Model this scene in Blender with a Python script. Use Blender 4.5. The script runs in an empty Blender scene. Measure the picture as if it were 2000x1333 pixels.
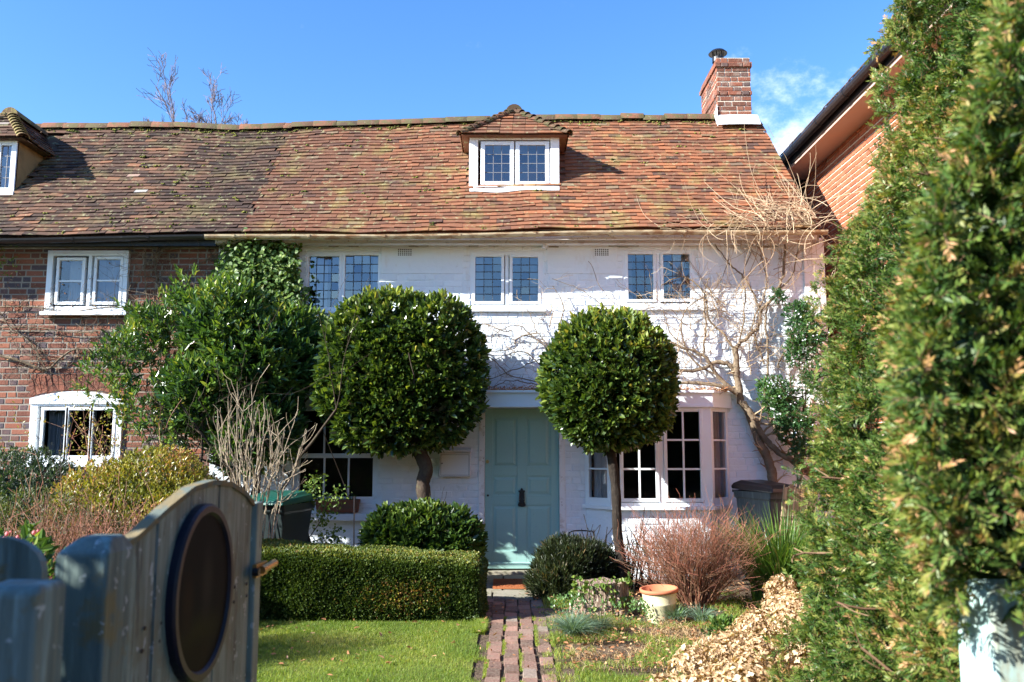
import bpy, math, random
import numpy as np
from mathutils import Vector, Matrix, noise as mn

R = math.radians
rng = np.random.default_rng(7)
random.seed(7)
sc = bpy.context.scene
COL = sc.collection

# ------------------------------------------------------------------ camera
TH = R(7.1); FPX = 1680.0
cam_d = bpy.data.cameras.new('camera'); cam = bpy.data.objects.new('camera', cam_d); COL.objects.link(cam)
cam.location = (0, 0, 1.5); cam.rotation_euler = (R(90) + TH, 0, 0)
cam_d.sensor_width = 36; cam_d.lens = FPX / 2000 * 36
cam_d.clip_start = 0.05; cam_d.clip_end = 2000
cam_d.dof.use_dof = True; cam_d.dof.focus_distance = 9.8; cam_d.dof.aperture_fstop = 4.5
sc.camera = cam
# ------------------------------------------------------------------ world and sun
LD = Vector((0.87, 0.41, -0.55)).normalized()       # direction the sunlight travels
w = bpy.data.worlds.new('World'); sc.world = w; w.use_nodes = True
nt = w.node_tree; nt.nodes.clear()
def nd(t, kind, **kw):
    n = t.nodes.new(kind)
    for k, v in kw.items(): setattr(n, k, v)
    return n
wo = nd(nt, 'ShaderNodeOutputWorld'); bg = nd(nt, 'ShaderNodeBackground'); sky = nd(nt, 'ShaderNodeTexSky')
sky.sky_type = 'NISHITA'; sky.sun_disc = False
sky.sun_elevation = math.asin(-LD.z); sky.sun_rotation = math.atan2(-LD.x, -LD.y)
sky.air_density = 1.0; sky.dust_density = 0.25; sky.ozone_density = 3.0; sky.altitude = 0
hs = nd(nt, 'ShaderNodeHueSaturation'); hs.inputs['Saturation'].default_value = 1.24; hs.inputs['Hue'].default_value = .507
tc = nd(nt, 'ShaderNodeTexCoord'); mp = nd(nt, 'ShaderNodeMapping'); mp.inputs['Scale'].default_value = (1.0, 1.0, 1.5)
nz = nd(nt, 'ShaderNodeTexNoise'); nz.inputs['Scale'].default_value = 11.0; nz.inputs['Detail'].default_value = 11; nz.inputs['Roughness'].default_value = 0.66
# clouds live in one direction of the sky: a low bank to the right beyond the houses
cdir = nd(nt, 'ShaderNodeVectorMath', operation='DISTANCE'); cdir.inputs[1].default_value = (0.285, 0.90, 0.315)
mr1 = nd(nt, 'ShaderNodeMapRange'); mr1.inputs[1].default_value = 0.135; mr1.inputs[2].default_value = 0.02
mr1.inputs[3].default_value = 0.0; mr1.inputs[4].default_value = 0.42
ad = nd(nt, 'ShaderNodeMath', operation='ADD')
mr2 = nd(nt, 'ShaderNodeMapRange'); mr2.inputs[1].default_value = 0.66; mr2.inputs[2].default_value = 1.12; mr2.inputs[4].default_value = 0.85; mr2.interpolation_type = 'SMOOTHSTEP'
mxc = nd(nt, 'ShaderNodeMix', data_type='RGBA'); mxc.inputs[7].default_value = (7.2, 7.6, 8.2, 1)
L_ = nt.links.new
L_(tc.outputs['Generated'], mp.inputs[0]); L_(mp.outputs[0], nz.inputs['Vector'])
L_(tc.outputs['Generated'], cdir.inputs[0]); L_(cdir.outputs['Value'], mr1.inputs[0])
L_(nz.outputs['Fac'], ad.inputs[0]); L_(mr1.outputs[0], ad.inputs[1]); L_(ad.outputs[0], mr2.inputs[0])
L_(sky.outputs[0], hs.inputs['Color']); L_(hs.outputs[0], mxc.inputs[6]); L_(mr2.outputs[0], mxc.inputs[0])
L_(mxc.outputs[2], bg.inputs['Color']); L_(bg.outputs[0], wo.inputs[0])
bg.inputs['Strength'].default_value = 0.112
sun_d = bpy.data.lights.new('sun', 'SUN'); sun = bpy.data.objects.new('sun', sun_d); COL.objects.link(sun)
sun_d.energy = 5.0; sun_d.angle = R(0.53); sun_d.color = (1.0, 0.965, 0.91)
sun.rotation_euler = LD.to_track_quat('-Z', 'Y').to_euler(); sun.location = (-20, -10, 15)
sc.view_settings.view_transform = 'Standard'; sc.view_settings.look = 'None'
sc.view_settings.gamma = 1; sc.view_settings.exposure = 1.62
sc.cycles.use_denoising = True; sc.cycles.max_bounces = 6; sc.cycles.transparent_max_bounces = 12
sc.cycles.caustics_reflective = False; sc.cycles.caustics_refractive = False
sc.cycles.sample_clamp_indirect = 6

# ------------------------------------------------------------------ pixel -> place
def P(px, py, Y):
    u = (px - 1000) / FPX; v = (666.5 - py) / FPX
    c, s = math.cos(TH), math.sin(TH)
    t = Y / (c - v * s)
    return Vector((u * t, Y, 1.5 + t * (s + v * c)))
def G(px, py, z=0.0):
    u = (px - 1000) / FPX; v = (666.5 - py) / FPX
    c, s = math.cos(TH), math.sin(TH)
    t = (z - 1.5) / (s + v * c)
    return Vector((u * t, t * (c - v * s), z))
WY = 10.5
def WX(px, py=800, Y=WY): return P(px, py, Y).x
def WZ(py, Y=WY): return P(1000, py, Y).z

# ------------------------------------------------------------------ materials
def mat(name, col=(.5, .5, .5), rough=.6, spec=.4, ramp=None, layers=(), bump=None, trans=0, metal=0, hsv=None, coat=0, bump2=None):
    m = bpy.data.materials.new(name); m.use_nodes = True; t = m.node_tree; t.nodes.clear()
    out = nd(t, 'ShaderNodeOutputMaterial'); bs = nd(t, 'ShaderNodeBsdfPrincipled')
    bs.inputs['Roughness'].default_value = rough; bs.inputs['Specular IOR Level'].default_value = spec
    bs.inputs['Metallic'].default_value = metal; bs.inputs['Coat Weight'].default_value = coat
    tcn = nd(t, 'ShaderNodeTexCoord'); src = tcn.outputs['Object']
    if ramp:
        a = nd(t, 'ShaderNodeAttribute', attribute_name='rnd'); r = nd(t, 'ShaderNodeValToRGB')
        els = r.color_ramp.elements
        while len(els) < len(ramp): els.new(0.5)
        for e, (p, c) in zip(els, ramp): e.position = p; e.color = (*c, 1)
        t.links.new(a.outputs['Fac'], r.inputs[0]); cur = r.outputs[0]
    else:
        c = nd(t, 'ShaderNodeRGB'); c.outputs[0].default_value = (*col, 1); cur = c.outputs[0]
    for ly in layers:                       # (scale, lo, hi, colour, amount, stretch)
        s, lo, hi, cc, amt = ly[:5]; st = ly[5] if len(ly) > 5 else (1, 1, 1)
        mpn = nd(t, 'ShaderNodeMapping'); mpn.inputs['Scale'].default_value = st
        n = nd(t, 'ShaderNodeTexNoise'); n.inputs['Scale'].default_value = s; n.inputs['Detail'].default_value = 6
        n.inputs['Roughness'].default_value = .62
        q = nd(t, 'ShaderNodeMapRange'); q.inputs[1].default_value = lo; q.inputs[2].default_value = hi; q.inputs[4].default_value = amt
        x = nd(t, 'ShaderNodeMix', data_type='RGBA'); x.inputs[7].default_value = (*cc, 1)
        t.links.new(src, mpn.inputs[0]); t.links.new(mpn.outputs[0], n.inputs['Vector']); t.links.new(n.outputs['Fac'], q.inputs[0])
        t.links.new(q.outputs[0], x.inputs[0]); t.links.new(cur, x.inputs[6]); cur = x.outputs[2]
    t.links.new(cur, bs.inputs['Base Color'])
    prev = None
    for b in (bump, bump2):
        if not b: continue
        s, strg, dist = b[:3]; st = b[3] if len(b) > 3 else (1, 1, 1)
        mpn = nd(t, 'ShaderNodeMapping'); mpn.inputs['Scale'].default_value = st
        n = nd(t, 'ShaderNodeTexNoise'); n.inputs['Scale'].default_value = s; n.inputs['Detail'].default_value = 5
        bn = nd(t, 'ShaderNodeBump'); bn.inputs['Strength'].default_value = strg; bn.inputs['Distance'].default_value = dist
        t.links.new(src, mpn.inputs[0]); t.links.new(mpn.outputs[0], n.inputs['Vector']); t.links.new(n.outputs['Fac'], bn.inputs['Height'])
        if prev: t.links.new(prev, bn.inputs['Normal'])
        prev = bn.outputs[0]
    if prev: t.links.new(prev, bs.inputs['Normal'])
    fin = bs.outputs[0]
    if trans:
        tr = nd(t, 'ShaderNodeBsdfTranslucent'); mx = nd(t, 'ShaderNodeMixShader'); mx.inputs[0].default_value = trans
        g = nd(t, 'ShaderNodeMix', data_type='RGBA', blend_type='MULTIPLY'); g.inputs[0].default_value = 1
        g.inputs[7].default_value = (2.0, 2.0, .7, 1); t.links.new(cur, g.inputs[6]); t.links.new(g.outputs[2], tr.inputs[0])
        t.links.new(fin, mx.inputs[1]); t.links.new(tr.outputs[0], mx.inputs[2]); fin = mx.outputs[0]
    t.links.new(fin, out.inputs[0])
    return m
def glass_mat(name, fac, tint=(.9, .95, 1), rough=0.02):
    m = bpy.data.materials.new(name); m.use_nodes = True; t = m.node_tree; t.nodes.clear()
    out = nd(t, 'ShaderNodeOutputMaterial'); tr = nd(t, 'ShaderNodeBsdfTransparent'); gl = nd(t, 'ShaderNodeBsdfGlossy')
    gl.inputs['Roughness'].default_value = rough; gl.inputs['Color'].default_value = (*tint, 1)
    fr = nd(t, 'ShaderNodeFresnel'); fr.inputs[0].default_value = 1.5
    a = nd(t, 'ShaderNodeMath', operation='ADD'); a.inputs[1].default_value = fac; a.use_clamp = True
    mx = nd(t, 'ShaderNodeMixShader'); t.links.new(fr.outputs[0], a.inputs[0]); t.links.new(a.outputs[0], mx.inputs[0])
    t.links.new(tr.outputs[0], mx.inputs[1]); t.links.new(gl.outputs[0], mx.inputs[2]); t.links.new(mx.outputs[0], out.inputs[0])
    return m

GREYW = (.60, .60, .58)
M = {}
M['white_wall'] = mat('white_wall', (.80, .81, .82), .75, .2, ramp=[(0, (.70, .765, .80)), (1, (.77, .83, .86))],
    layers=[(1.3, .60, .78, (.55, .53, .50), .4), (5, .60, .72, (.60, .56, .50), .45, (1, 1, .35)), (9, .66, .74, (.42, .37, .32), .5)], bump=(20, .6, .012), bump2=(110, .35, .004))
M['brick'] = mat('brick', rough=.85, spec=.2, ramp=[(0, (.13, .052, .036)), (.35, (.20, .075, .048)), (.6, (.28, .105, .062)), (.74, (.17, .08, .06)), (.8, (.10, .07, .075)), (1, (.07, .06, .07))],
    layers=[(3, .5, .8, (.12, .07, .05), .55), (22, .55, .75, (.34, .2, .14), .35), (70, .6, .7, (.42, .34, .28), .35)], bump=(60, .6, .006))
M['orange_brick'] = mat('orange_brick', rough=.85, spec=.2, ramp=[(0, (.27, .085, .045)), (.5, (.38, .118, .058)), (1, (.33, .125, .07))],
    layers=[(20, .55, .75, (.5, .25, .14), .4)], bump=(60, .5, .005))
M['chimney_brick'] = mat('chimney_brick', rough=.85, spec=.2, ramp=[(0, (.11, .05, .035)), (.4, (.25, .09, .055)), (.75, (.20, .085, .055)), (1, (.10, .075, .07))],
    layers=[(5, .55, .7, (.3, .27, .22), .7), (50, .55, .7, (.4, .3, .2), .4)], bump=(50, .7, .008))
M['mortar'] = mat('mortar', (.28, .245, .20), .95, .1, layers=[(6, .5, .7, (.2, .18, .15), .6)], bump=(90, .5, .004))
M['pale_mortar'] = mat('pale_mortar', (.62, .55, .44), .95, .1, bump=(90, .5, .004))
# clay roof tiles; the neighbour's are browner and blacker
def tile_mat(name, ramp, dark, moss, ex=()):
    return mat(name, rough=.92, spec=.12, ramp=ramp, layers=[(1.1, .52, .68, dark, .72), (2.6, .54, .70, moss, .7), (14, .58, .66, (.31, .31, .17), .6)] + list(ex), bump=(45, .5, .006))
M['tile_red'] = tile_mat('tile_red', [(0, (.085, .050, .040)), (.12, (.125, .062, .040)), (.45, (.185, .083, .048)), (.72, (.245, .101, .053)), (.88, (.30, .118, .057)), (.95, (.25, .15, .08)), (1, (.12, .10, .075))], (.105, .068, .050), (.24, .195, .07))
M['tile_brown'] = tile_mat('tile_brown', [(0, (.035, .026, .024)), (.35, (.080, .050, .037)), (.75, (.135, .074, .049)), (.93, (.22, .105, .06)), (1, (.36, .34, .32))], (.045, .034, .03), (.15, .125, .06))
M['ridge'] = mat('ridge', rough=.85, spec=.2, ramp=[(0, (.055, .038, .026)), (.5, (.09, .048, .03)), (1, (.15, .062, .036))], layers=[(9, .42, .58, (.065, .062, .026), .9), (30, .60, .68, (.2, .19, .13), .5)], bump=(40, .7, .01))
M['moss'] = mat('moss', rough=.95, spec=.1, ramp=[(0, (.05, .06, .015)), (1, (.17, .17, .04))], bump=(80, 1, .01))
M['white_paint'] = mat('white_paint', (.76, .81, .84), .38, .45, layers=[(7, .62, .72, (.66, .64, .60), .5)], bump=(18, .12, .004), bump2=(90, .08, .002))
M['old_white_paint'] = mat('old_white_paint', (.76, .76, .75), .5, .4, layers=[(9, .56, .66, (.55, .50, .44), .7), (34, .64, .68, (.25, .18, .13), .8)], bump=(50, .3, .004))
M['cream_paint'] = mat('cream_paint', (.52, .42, .26), .6, .3, layers=[(7, .46, .6, (.24, .11, .045), .85, (1, 1, 3)), (3, .5, .7, (.45, .40, .28), .6)], bump=(40, .3, .004))
M['render_grey'] = mat('render_grey', (.27, .25, .20), .8, .2, layers=[(2.5, .45, .65, (.22, .20, .15), .8), (14, .5, .7, (.48, .46, .42), .4)], bump=(20, .6, .02))
M['black_paint'] = mat('black_paint', (.012, .013, .016), .3, .5, layers=[(20, .6, .7, (.08, .08, .08), .5)])
M['iron'] = mat('iron', (.01, .01, .011), .4, .5, bump=(60, .3, .004))
M['lead'] = mat('lead', (.16, .17, .19), .55, .4)
M['leadwhite'] = mat('leadwhite', (.66, .66, .65), .6, .4, layers=[(16, .5, .65, (.35, .35, .35), .6)], bump=(30, .4, .01))
M['came'] = mat('came', (.05, .055, .065), .5, .5)
M['glass_sky'] = glass_mat('glass_sky', .14, (.78, .80, .84))
M['glass_dark'] = glass_mat('glass_dark', .0, (.40, .45, .5))
M['glass_mid'] = glass_mat('glass_mid', .07, (.7, .75, .85))
M['curtain'] = mat('curtain', (.62, .66, .70), .9, .1, bump=(6, .5, .05, (14, 1, .4)))
M['curtain_dark'] = mat('curtain_dark', (.36, .35, .36), .9, .1, bump=(6, .6, .05, (14, 1, .4)))
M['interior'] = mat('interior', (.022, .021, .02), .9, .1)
M['door'] = mat('door', (.28, .475, .435), .42, .4, layers=[(5, .5, .7, (.28, .46, .42), .6), (40, .62, .68, (.2, .33, .29), .5)], bump=(24, .1, .004, (3, 3, .5)))
M['teal_wood'] = mat('teal_wood', (.23, .30, .262), .6, .35,
    layers=[(4.5, .42, .62, (.085, .10, .08), .85, (3, 3, .35)), (14, .50, .60, (.26, .31, .28), .6, (2.5, 2.5, .12)), (5, .54, .62, (.15, .14, .085), .55), (9, .60, .64, (.05, .055, .05), .7, (3, 3, .4)), (26, .62, .65, (.45, .5, .5), .8)], bump=(14, .6, .008, (4, 4, .2)), bump2=(60, .5, .003, (3, 3, .12)))
M['teal_post'] = mat('teal_post', (.125, .175, .16), .55, .35, layers=[(4.5, .45, .62, (.05, .085, .085), .8, (3, 3, .4)), (12, .52, .62, (.22, .34, .34), .6, (2.5, 2.5, .2)), (6, .56, .62, (.14, .12, .055), .85), (26, .63, .66, (.45, .5, .5), .7)], bump=(14, .6, .008, (4, 4, .3)))
M['teal_pale'] = mat('teal_pale', (.42, .62, .60), .55, .35, layers=[(8, .52, .62, (.30, .25, .14), .65, (2, 2, .5)), (3, .5, .7, (.6, .74, .72), .7)], bump=(30, .3, .004))
M['wood_edge'] = mat('wood_edge', (.20, .16, .085), .8, .2, layers=[(18, .5, .62, (.1, .14, .13), .8)], bump=(40, .5, .006))
M['brass'] = mat('brass', (.42, .29, .11), .35, .5, metal=.85, bump=(60, .2, .003))
M['navy'] = mat('navy', (.008, .010, .022), .42, .3)
M['bark'] = mat('bark', (.062, .046, .034), .9, .15, layers=[(12, .5, .7, (.10, .10, .055), .7), (40, .5, .7, (.04, .03, .025), .7)], bump=(30, .9, .02, (1, 1, .4)))
M['bark_dark'] = mat('bark_dark', (.024, .019, .015), .9, .15, layers=[(22, .5, .7, (.05, .04, .03), .7)], bump=(35, .9, .02, (1, 1, .4)))
M['vine_bark'] = mat('vine_bark', (.16, .12, .08), .85, .15, layers=[(9, .45, .65, (.27, .21, .135), .8), (30, .55, .7, (.09, .06, .04), .7)], bump=(40, .7, .01))
M['vine_twig'] = mat('vine_twig', rough=.8, spec=.2, ramp=[(0, (.17, .11, .07)), (.5, (.36, .26, .16)), (1, (.52, .41, .27))])
M['straw'] = mat('straw', rough=.8, spec=.2, ramp=[(0, (.22, .14, .07)), (.5, (.45, .31, .16)), (1, (.62, .48, .28))], trans=.15)
M['pale_twig'] = mat('pale_twig', rough=.8, spec=.2, ramp=[(0, (.18, .14, .09)), (.6, (.36, .29, .20)), (1, (.50, .42, .30))], layers=[(30, .55, .65, (.2, .2, .1), .6)])
M['red_twig'] = mat('red_twig', rough=.7, spec=.3, ramp=[(0, (.14, .085, .045)), (.45, (.24, .12, .07)), (1, (.36, .13, .085))])
M['bare_twig'] = mat('bare_twig', (.21, .17, .19), .8, .2)
def leafm(name, cols, rough=.32, spec=.5, trans=.22):
    return mat(name, rough=rough, spec=spec, ramp=cols, trans=trans)
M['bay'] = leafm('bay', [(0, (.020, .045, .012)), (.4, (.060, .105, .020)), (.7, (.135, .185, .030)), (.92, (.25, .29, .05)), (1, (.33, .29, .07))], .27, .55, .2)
M['bay_small'] = leafm('bay_small', [(0, (.022, .050, .014)), (.5, (.06, .11, .022)), (.85, (.13, .19, .036)), (1, (.22, .25, .05))], .28)
M['laurel'] = leafm('laurel', [(0, (.018, .045, .015)), (.45, (.050, .108, .026)), (.75, (.12, .195, .038)), (.92, (.23, .28, .055)), (1, (.31, .30, .07))], .28)
M['ivy'] = leafm('ivy', [(0, (.03, .07, .014)), (.5, (.075, .14, .026)), (1, (.19, .25, .05))], .5, .3)
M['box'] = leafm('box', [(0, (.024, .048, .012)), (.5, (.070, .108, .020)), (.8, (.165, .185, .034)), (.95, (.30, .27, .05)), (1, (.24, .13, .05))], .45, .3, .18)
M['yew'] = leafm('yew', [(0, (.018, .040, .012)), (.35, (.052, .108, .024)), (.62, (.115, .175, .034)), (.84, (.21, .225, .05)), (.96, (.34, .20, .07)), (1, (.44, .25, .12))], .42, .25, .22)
M['yew_twig'] = mat('yew_twig', rough=.8, spec=.2, ramp=[(0, (.10, .055, .03)), (1, (.27, .17, .10))])
M['gold_leaf'] = leafm('gold_leaf', [(0, (.06, .08, .014)), (.4, (.16, .17, .025)), (.75, (.29, .26, .04)), (.92, (.36, .23, .06)), (1, (.42, .2, .1))], .4)
M['blue_leaf'] = leafm('blue_leaf', [(0, (.015, .032, .018)), (.6, (.04, .072, .038)), (1, (.09, .13, .06))], .45)
M['olive_leaf'] = leafm('olive_leaf', [(0, (.03, .05, .018)), (.6, (.085, .11, .035)), (1, (.17, .17, .07))], .5)
M['heath'] = leafm('heath', [(0, (.09, .05, .035)), (.5, (.19, .10, .065)), (.8, (.22, .15, .08)), (1, (.20, .2, .06))], .7, .2)
M['climber_leaf'] = leafm('climber_leaf', [(0, (.02, .06, .022)), (.5, (.045, .12, .04)), (1, (.11, .2, .06))], .35)
M['spiky'] = leafm('spiky', [(0, (.006, .010, .004)), (.6, (.018, .024, .007)), (.9, (.045, .04, .016)), (1, (.13, .09, .04))], .55, .3, .08)
M['dark_needle'] = leafm('dark_needle', [(0, (.008, .014, .005)), (.6, (.022, .034, .010)), (.88, (.055, .068, .018)), (1, (.17, .12, .05))], .45, .4, .12)
M['strap'] = leafm('strap', [(0, (.03, .08, .015)), (.5, (.07, .15, .025)), (.9, (.16, .24, .05)), (1, (.30, .26, .10))], .35, .5, .3)
M['blue_tuft'] = leafm('blue_tuft', [(0, (.06, .12, .07)), (.5, (.13, .21, .14)), (1, (.27, .36, .26))], .5)
M['grass'] = leafm('grass', [(0, (.07, .13, .02)), (.4, (.15, .23, .035)), (.7, (.26, .30, .055)), (.9, (.36, .36, .10)), (1, (.50, .44, .2))], .5, .3, .35)
M['petal'] = mat('petal', rough=.8, spec=.2, ramp=[(0, (.13, .075, .035)), (.3, (.34, .22, .12)), (.7, (.57, .42, .26)), (1, (.76, .64, .46))], trans=.2)
M['dry_leaf'] = mat('dry_leaf', rough=.8, spec=.2, ramp=[(0, (.16, .07, .03)), (.6, (.36, .17, .08)), (1, (.5, .33, .18))], trans=.1)
M['pink'] = mat('pink', (.75, .28, .30), .5, .3, trans=.2)
M['soil'] = mat('soil', (.11, .08, .055), .95, .1, layers=[(4, .5, .7, (.16, .12, .08), .8), (40, .55, .65, (.28, .21, .14), .6), (7, .56, .7, (.06, .08, .02), .7)], bump=(30, 1, .03), bump2=(160, .8, .01))
M['lawn'] = mat('lawn', (.12, .17, .03), .9, .15, layers=[(3, .4, .65, (.14, .16, .03), .7), (50, .5, .7, (.09, .07, .03), .7)], bump=(90, 1, .02))
M['paving'] = mat('paving', (.27, .25, .19), .9, .15, layers=[(5, .5, .68, (.13, .14, .07), .8), (30, .5, .7, (.34, .31, .26), .6)], bump=(30, .5, .01))
M['path_brick'] = mat('path_brick', rough=.9, spec=.15, ramp=[(0, (.13, .085, .065)), (.5, (.21, .125, .095)), (.85, (.29, .165, .125)), (1, (.22, .205, .17))], layers=[(14, .5, .68, (.17, .14, .10), .7), (60, .5, .7, (.38, .29, .23), .5)], bump=(50, .8, .008))
M['mat_coir'] = mat('mat_coir', (.46, .17, .07), .95, .1, layers=[(120, .45, .6, (.30, .10, .04), .7)], bump=(200, 1, .008))
M['terracotta'] = mat('terracotta', (.50, .17, .08), .8, .25, layers=[(8, .5, .7, (.38, .14, .08), .6)], bump=(50, .2, .003))
M['old_terracotta'] = mat('old_terracotta', (.20, .085, .055), .85, .2, layers=[(9, .5, .65, (.10, .09, .06), .7)], bump=(50, .3, .004))
M['cream_glaze'] = mat('cream_glaze', (.62, .58, .36), .45, .4, layers=[(6, .5, .7, (.50, .46, .28), .7), (30, .62, .7, (.3, .26, .16), .5)])
M['stump'] = mat('stump', (.42, .33, .25), .9, .15, layers=[(30, .42, .56, (.10, .06, .04), .9, (3, 3, .2)), (4, .6, .7, (.25, .1, .05), .6)], bump=(30, 1, .03, (3, 3, .15)))
M['bin_green'] = mat('bin_green', (.010, .085, .062), .42, .5, layers=[(30, .55, .7, (.04, .14, .12), .5)])
M['bin_dark'] = mat('bin_dark', (.012, .022, .022), .45, .5)
M['bin_grey'] = mat('bin_grey', (.055, .075, .08), .5, .45, layers=[(12, .5, .7, (.16, .21, .22), .6, (3, 3, .3))])
M['bin_black'] = mat('bin_black', (.02, .022, .025), .35, .5)
M['label_white'] = mat('label_white', (.72, .74, .76), .5, .4)
M['ink'] = mat('ink', (.04, .04, .05), .6, .3)
M['box_paint'] = mat('box_paint', (.70, .73, .77), .35, .5, layers=[(20, .62, .72, (.6, .6, .58), .5)])
M['reed'] = mat('reed', rough=.9, spec=.2, ramp=[(0, (.17, .12, .07)), (.5, (.34, .25, .15)), (1, (.5, .40, .26))])
M['orange_plastic'] = mat('orange_plastic', (.75, .12, .02), .4, .5)
M['soffit'] = mat('soffit', (.52, .38, .31), .8, .2, layers=[(3, .5, .7, (.60, .40, .30), .5)], bump=(40, .2, .003))
M['debris'] = mat('debris', rough=.9, spec=.1, ramp=[(0, (.22, .09, .04)), (.6, (.42, .2, .1)), (1, (.55, .38, .22))])
M['bamboo'] = mat('bamboo', (.42, .30, .22), .6, .3)

# ------------------------------------------------------------------ geometry helpers
class Geo:
    def __init__(s): s.v = []; s.f4 = []; s.r4 = []; s.f3 = []; s.r3 = []; s.n = 0
    def add(s, v, q=None, t=None, r=0.5):
        v = np.asarray(v, dtype=np.float64).reshape(-1, 3)
        if q is not None and len(q):
            q = np.asarray(q, dtype=np.int64).reshape(-1, 4); s.f4.append(q + s.n); s.r4.append(np.broadcast_to(np.asarray(r, float), (len(q),)).copy())
        if t is not None and len(t):
            t = np.asarray(t, dtype=np.int64).reshape(-1, 3); s.f3.append(t + s.n); s.r3.append(np.broadcast_to(np.asarray(r, float), (len(t),)).copy())
        s.v.append(v); s.n += len(v); return s
    def box(s, x0, x1, y0, y1, z0, z1, r=0.5):
        v = [(x, y, z) for z in (z0, z1) for y in (y0, y1) for x in (x0, x1)]
        return s.add(v, [(0, 2, 3, 1), (4, 5, 7, 6), (0, 1, 5, 4), (2, 6, 7, 3), (0, 4, 6, 2), (1, 3, 7, 5)], r=r)
    def obox(s, c, ax, ay, az, r=0.5):            # oriented box: centre and three half axes
        c, ax, ay, az = (np.array(q, float) for q in (c, ax, ay, az))
        v = [c + i * ax + j * ay + k * az for k in (-1, 1) for j in (-1, 1) for i in (-1, 1)]
        return s.add(v, [(0, 2, 3, 1), (4, 5, 7, 6), (0, 1, 5, 4), (2, 6, 7, 3), (0, 4, 6, 2), (1, 3, 7, 5)], r=r)
    def quad(s, a, b, c, d, r=0.5): return s.add([a, b, c, d], [(0, 1, 2, 3)], r=r)
    def prism(s, poly, axis_vec, r=0.5):           # closed polygon (list of 3D) extruded along a vector
        n = len(poly); a = np.array([tuple(p) for p in poly]); b = a + np.array(tuple(axis_vec))
        q = [(i, (i + 1) % n, n + (i + 1) % n, n + i) for i in range(n)]
        s.add(np.vstack([a, b]), q, r=r)
        for base in (a, b):
            c = base.mean(0); s.add(np.vstack([base, c]), t=[(i, (i + 1) % n, n) for i in range(n)], r=r)
        return s
    def tube(s, pts, rad, sides=6, r=0.5, cap=True):
        pts = [Vector(p) for p in pts]; n = len(pts)
        if isinstance(rad, (int, float)): rad = [rad] * n
        up = None; V = []
        for i in range(n):
            d = (pts[min(i + 1, n - 1)] - pts[max(i - 1, 0)])
            if d.length < 1e-9: d = Vector((0, 0, 1))
            d.normalize()
            if up is None:
                a = Vector((0, 0, 1)) if abs(d.z) < .9 else Vector((1, 0, 0)); up = d.cross(a).normalized()
            else:
                up = (up - d * up.dot(d))
                if up.length < 1e-6: up = d.orthogonal()
                up.normalize()
            sd = d.cross(up)
            for k in range(sides):
                a = 2 * math.pi * k / sides; V.append(tuple(pts[i] + (up * math.cos(a) + sd * math.sin(a)) * rad[i]))
        q = [(i * sides + k, i * sides + (k + 1) % sides, (i + 1) * sides + (k + 1) % sides, (i + 1) * sides + k) for i in range(n - 1) for k in range(sides)]
        s.add(V, q, r=r)
        if cap and sides >= 5:
            for i in (0, n - 1):
                s.add(V[i * sides:(i + 1) * sides] + [tuple(pts[i])], t=[(k, (k + 1) % sides, sides) for k in range(sides)], r=r)
        return s
    def lathe(s, c, prof, sides=32, r=0.5):        # prof: (radius, z) pairs
        V = [(c[0] + p[0] * math.cos(2 * math.pi * k / sides), c[1] + p[0] * math.sin(2 * math.pi * k / sides), c[2] + p[1]) for p in prof for k in range(sides)]
        q = [(i * sides + k, i * sides + (k + 1) % sides, (i + 1) * sides + (k + 1) % sides, (i + 1) * sides + k) for i in range(len(prof) - 1) for k in range(sides)]
        return s.add(V, q, r=r)
    def build(s, name, m, parent=None, smooth=False, bevel=0, label=None):
        me = bpy.data.meshes.new(name); V = np.vstack(s.v) if s.v else np.zeros((0, 3))
        f4 = np.vstack(s.f4) if s.f4 else np.zeros((0, 4), int); f3 = np.vstack(s.f3) if s.f3 else np.zeros((0, 3), int)
        me.vertices.add(len(V)); me.vertices.foreach_set('co', V.ravel())
        nl = len(f4) * 4 + len(f3) * 3; npoly = len(f4) + len(f3)
        me.loops.add(nl); me.loops.foreach_set('vertex_index', np.concatenate([f4.ravel(), f3.ravel()]).astype(np.int32))
        me.polygons.add(npoly)
        st = np.concatenate([np.arange(len(f4)) * 4, len(f4) * 4 + np.arange(len(f3)) * 3]).astype(np.int32)
        me.polygons.foreach_set('loop_start', st)
        me.polygons.foreach_set('loop_total', np.concatenate([np.full(len(f4), 4), np.full(len(f3), 3)]).astype(np.int32))
        me.update(calc_edges=True)
        a = me.attributes.new('rnd', 'FLOAT', 'FACE'); a.data.foreach_set('value', np.concatenate(s.r4 + s.r3).astype(np.float32))
        me.polygons.foreach_set('use_smooth', np.full(npoly, bool(smooth)))
        me.materials.append(m)
        o = bpy.data.objects.new(name, me); COL.objects.link(o)
        if parent: o.parent = parent
        if label: o['label'] = label
        if bevel:
            b = o.modifiers.new('bevel', 'BEVEL'); b.width = bevel; b.segments = 2; b.limit_method = 'ANGLE'; b.angle_limit = R(40)
        return o
def thing(name, label, cat, group=None, loc=(0, 0, 0)):
    o = bpy.data.objects.new(name, None); COL.objects.link(o); o.location = loc; o.empty_display_size = .2
    o['label'] = label; o['category'] = cat
    if group: o['group'] = group
    bpy.context.view_layer.update()
    return o
def tag(o, label, cat, group=None):
    o['label'] = label; o['category'] = cat
    if group: o['group'] = group
    return o
def struct(o): o['kind'] = 'structure'; return o
def stuff(o, label=None, cat=None):
    o['kind'] = 'stuff'
    if label: o['label'] = label; o['category'] = cat
    return o
def unit(a):
    a = np.asarray(a, float); return a / np.maximum(np.linalg.norm(a, axis=-1, keepdims=True), 1e-9)
def rdir(n): return unit(rng.normal(size=(n, 3)))
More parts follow.
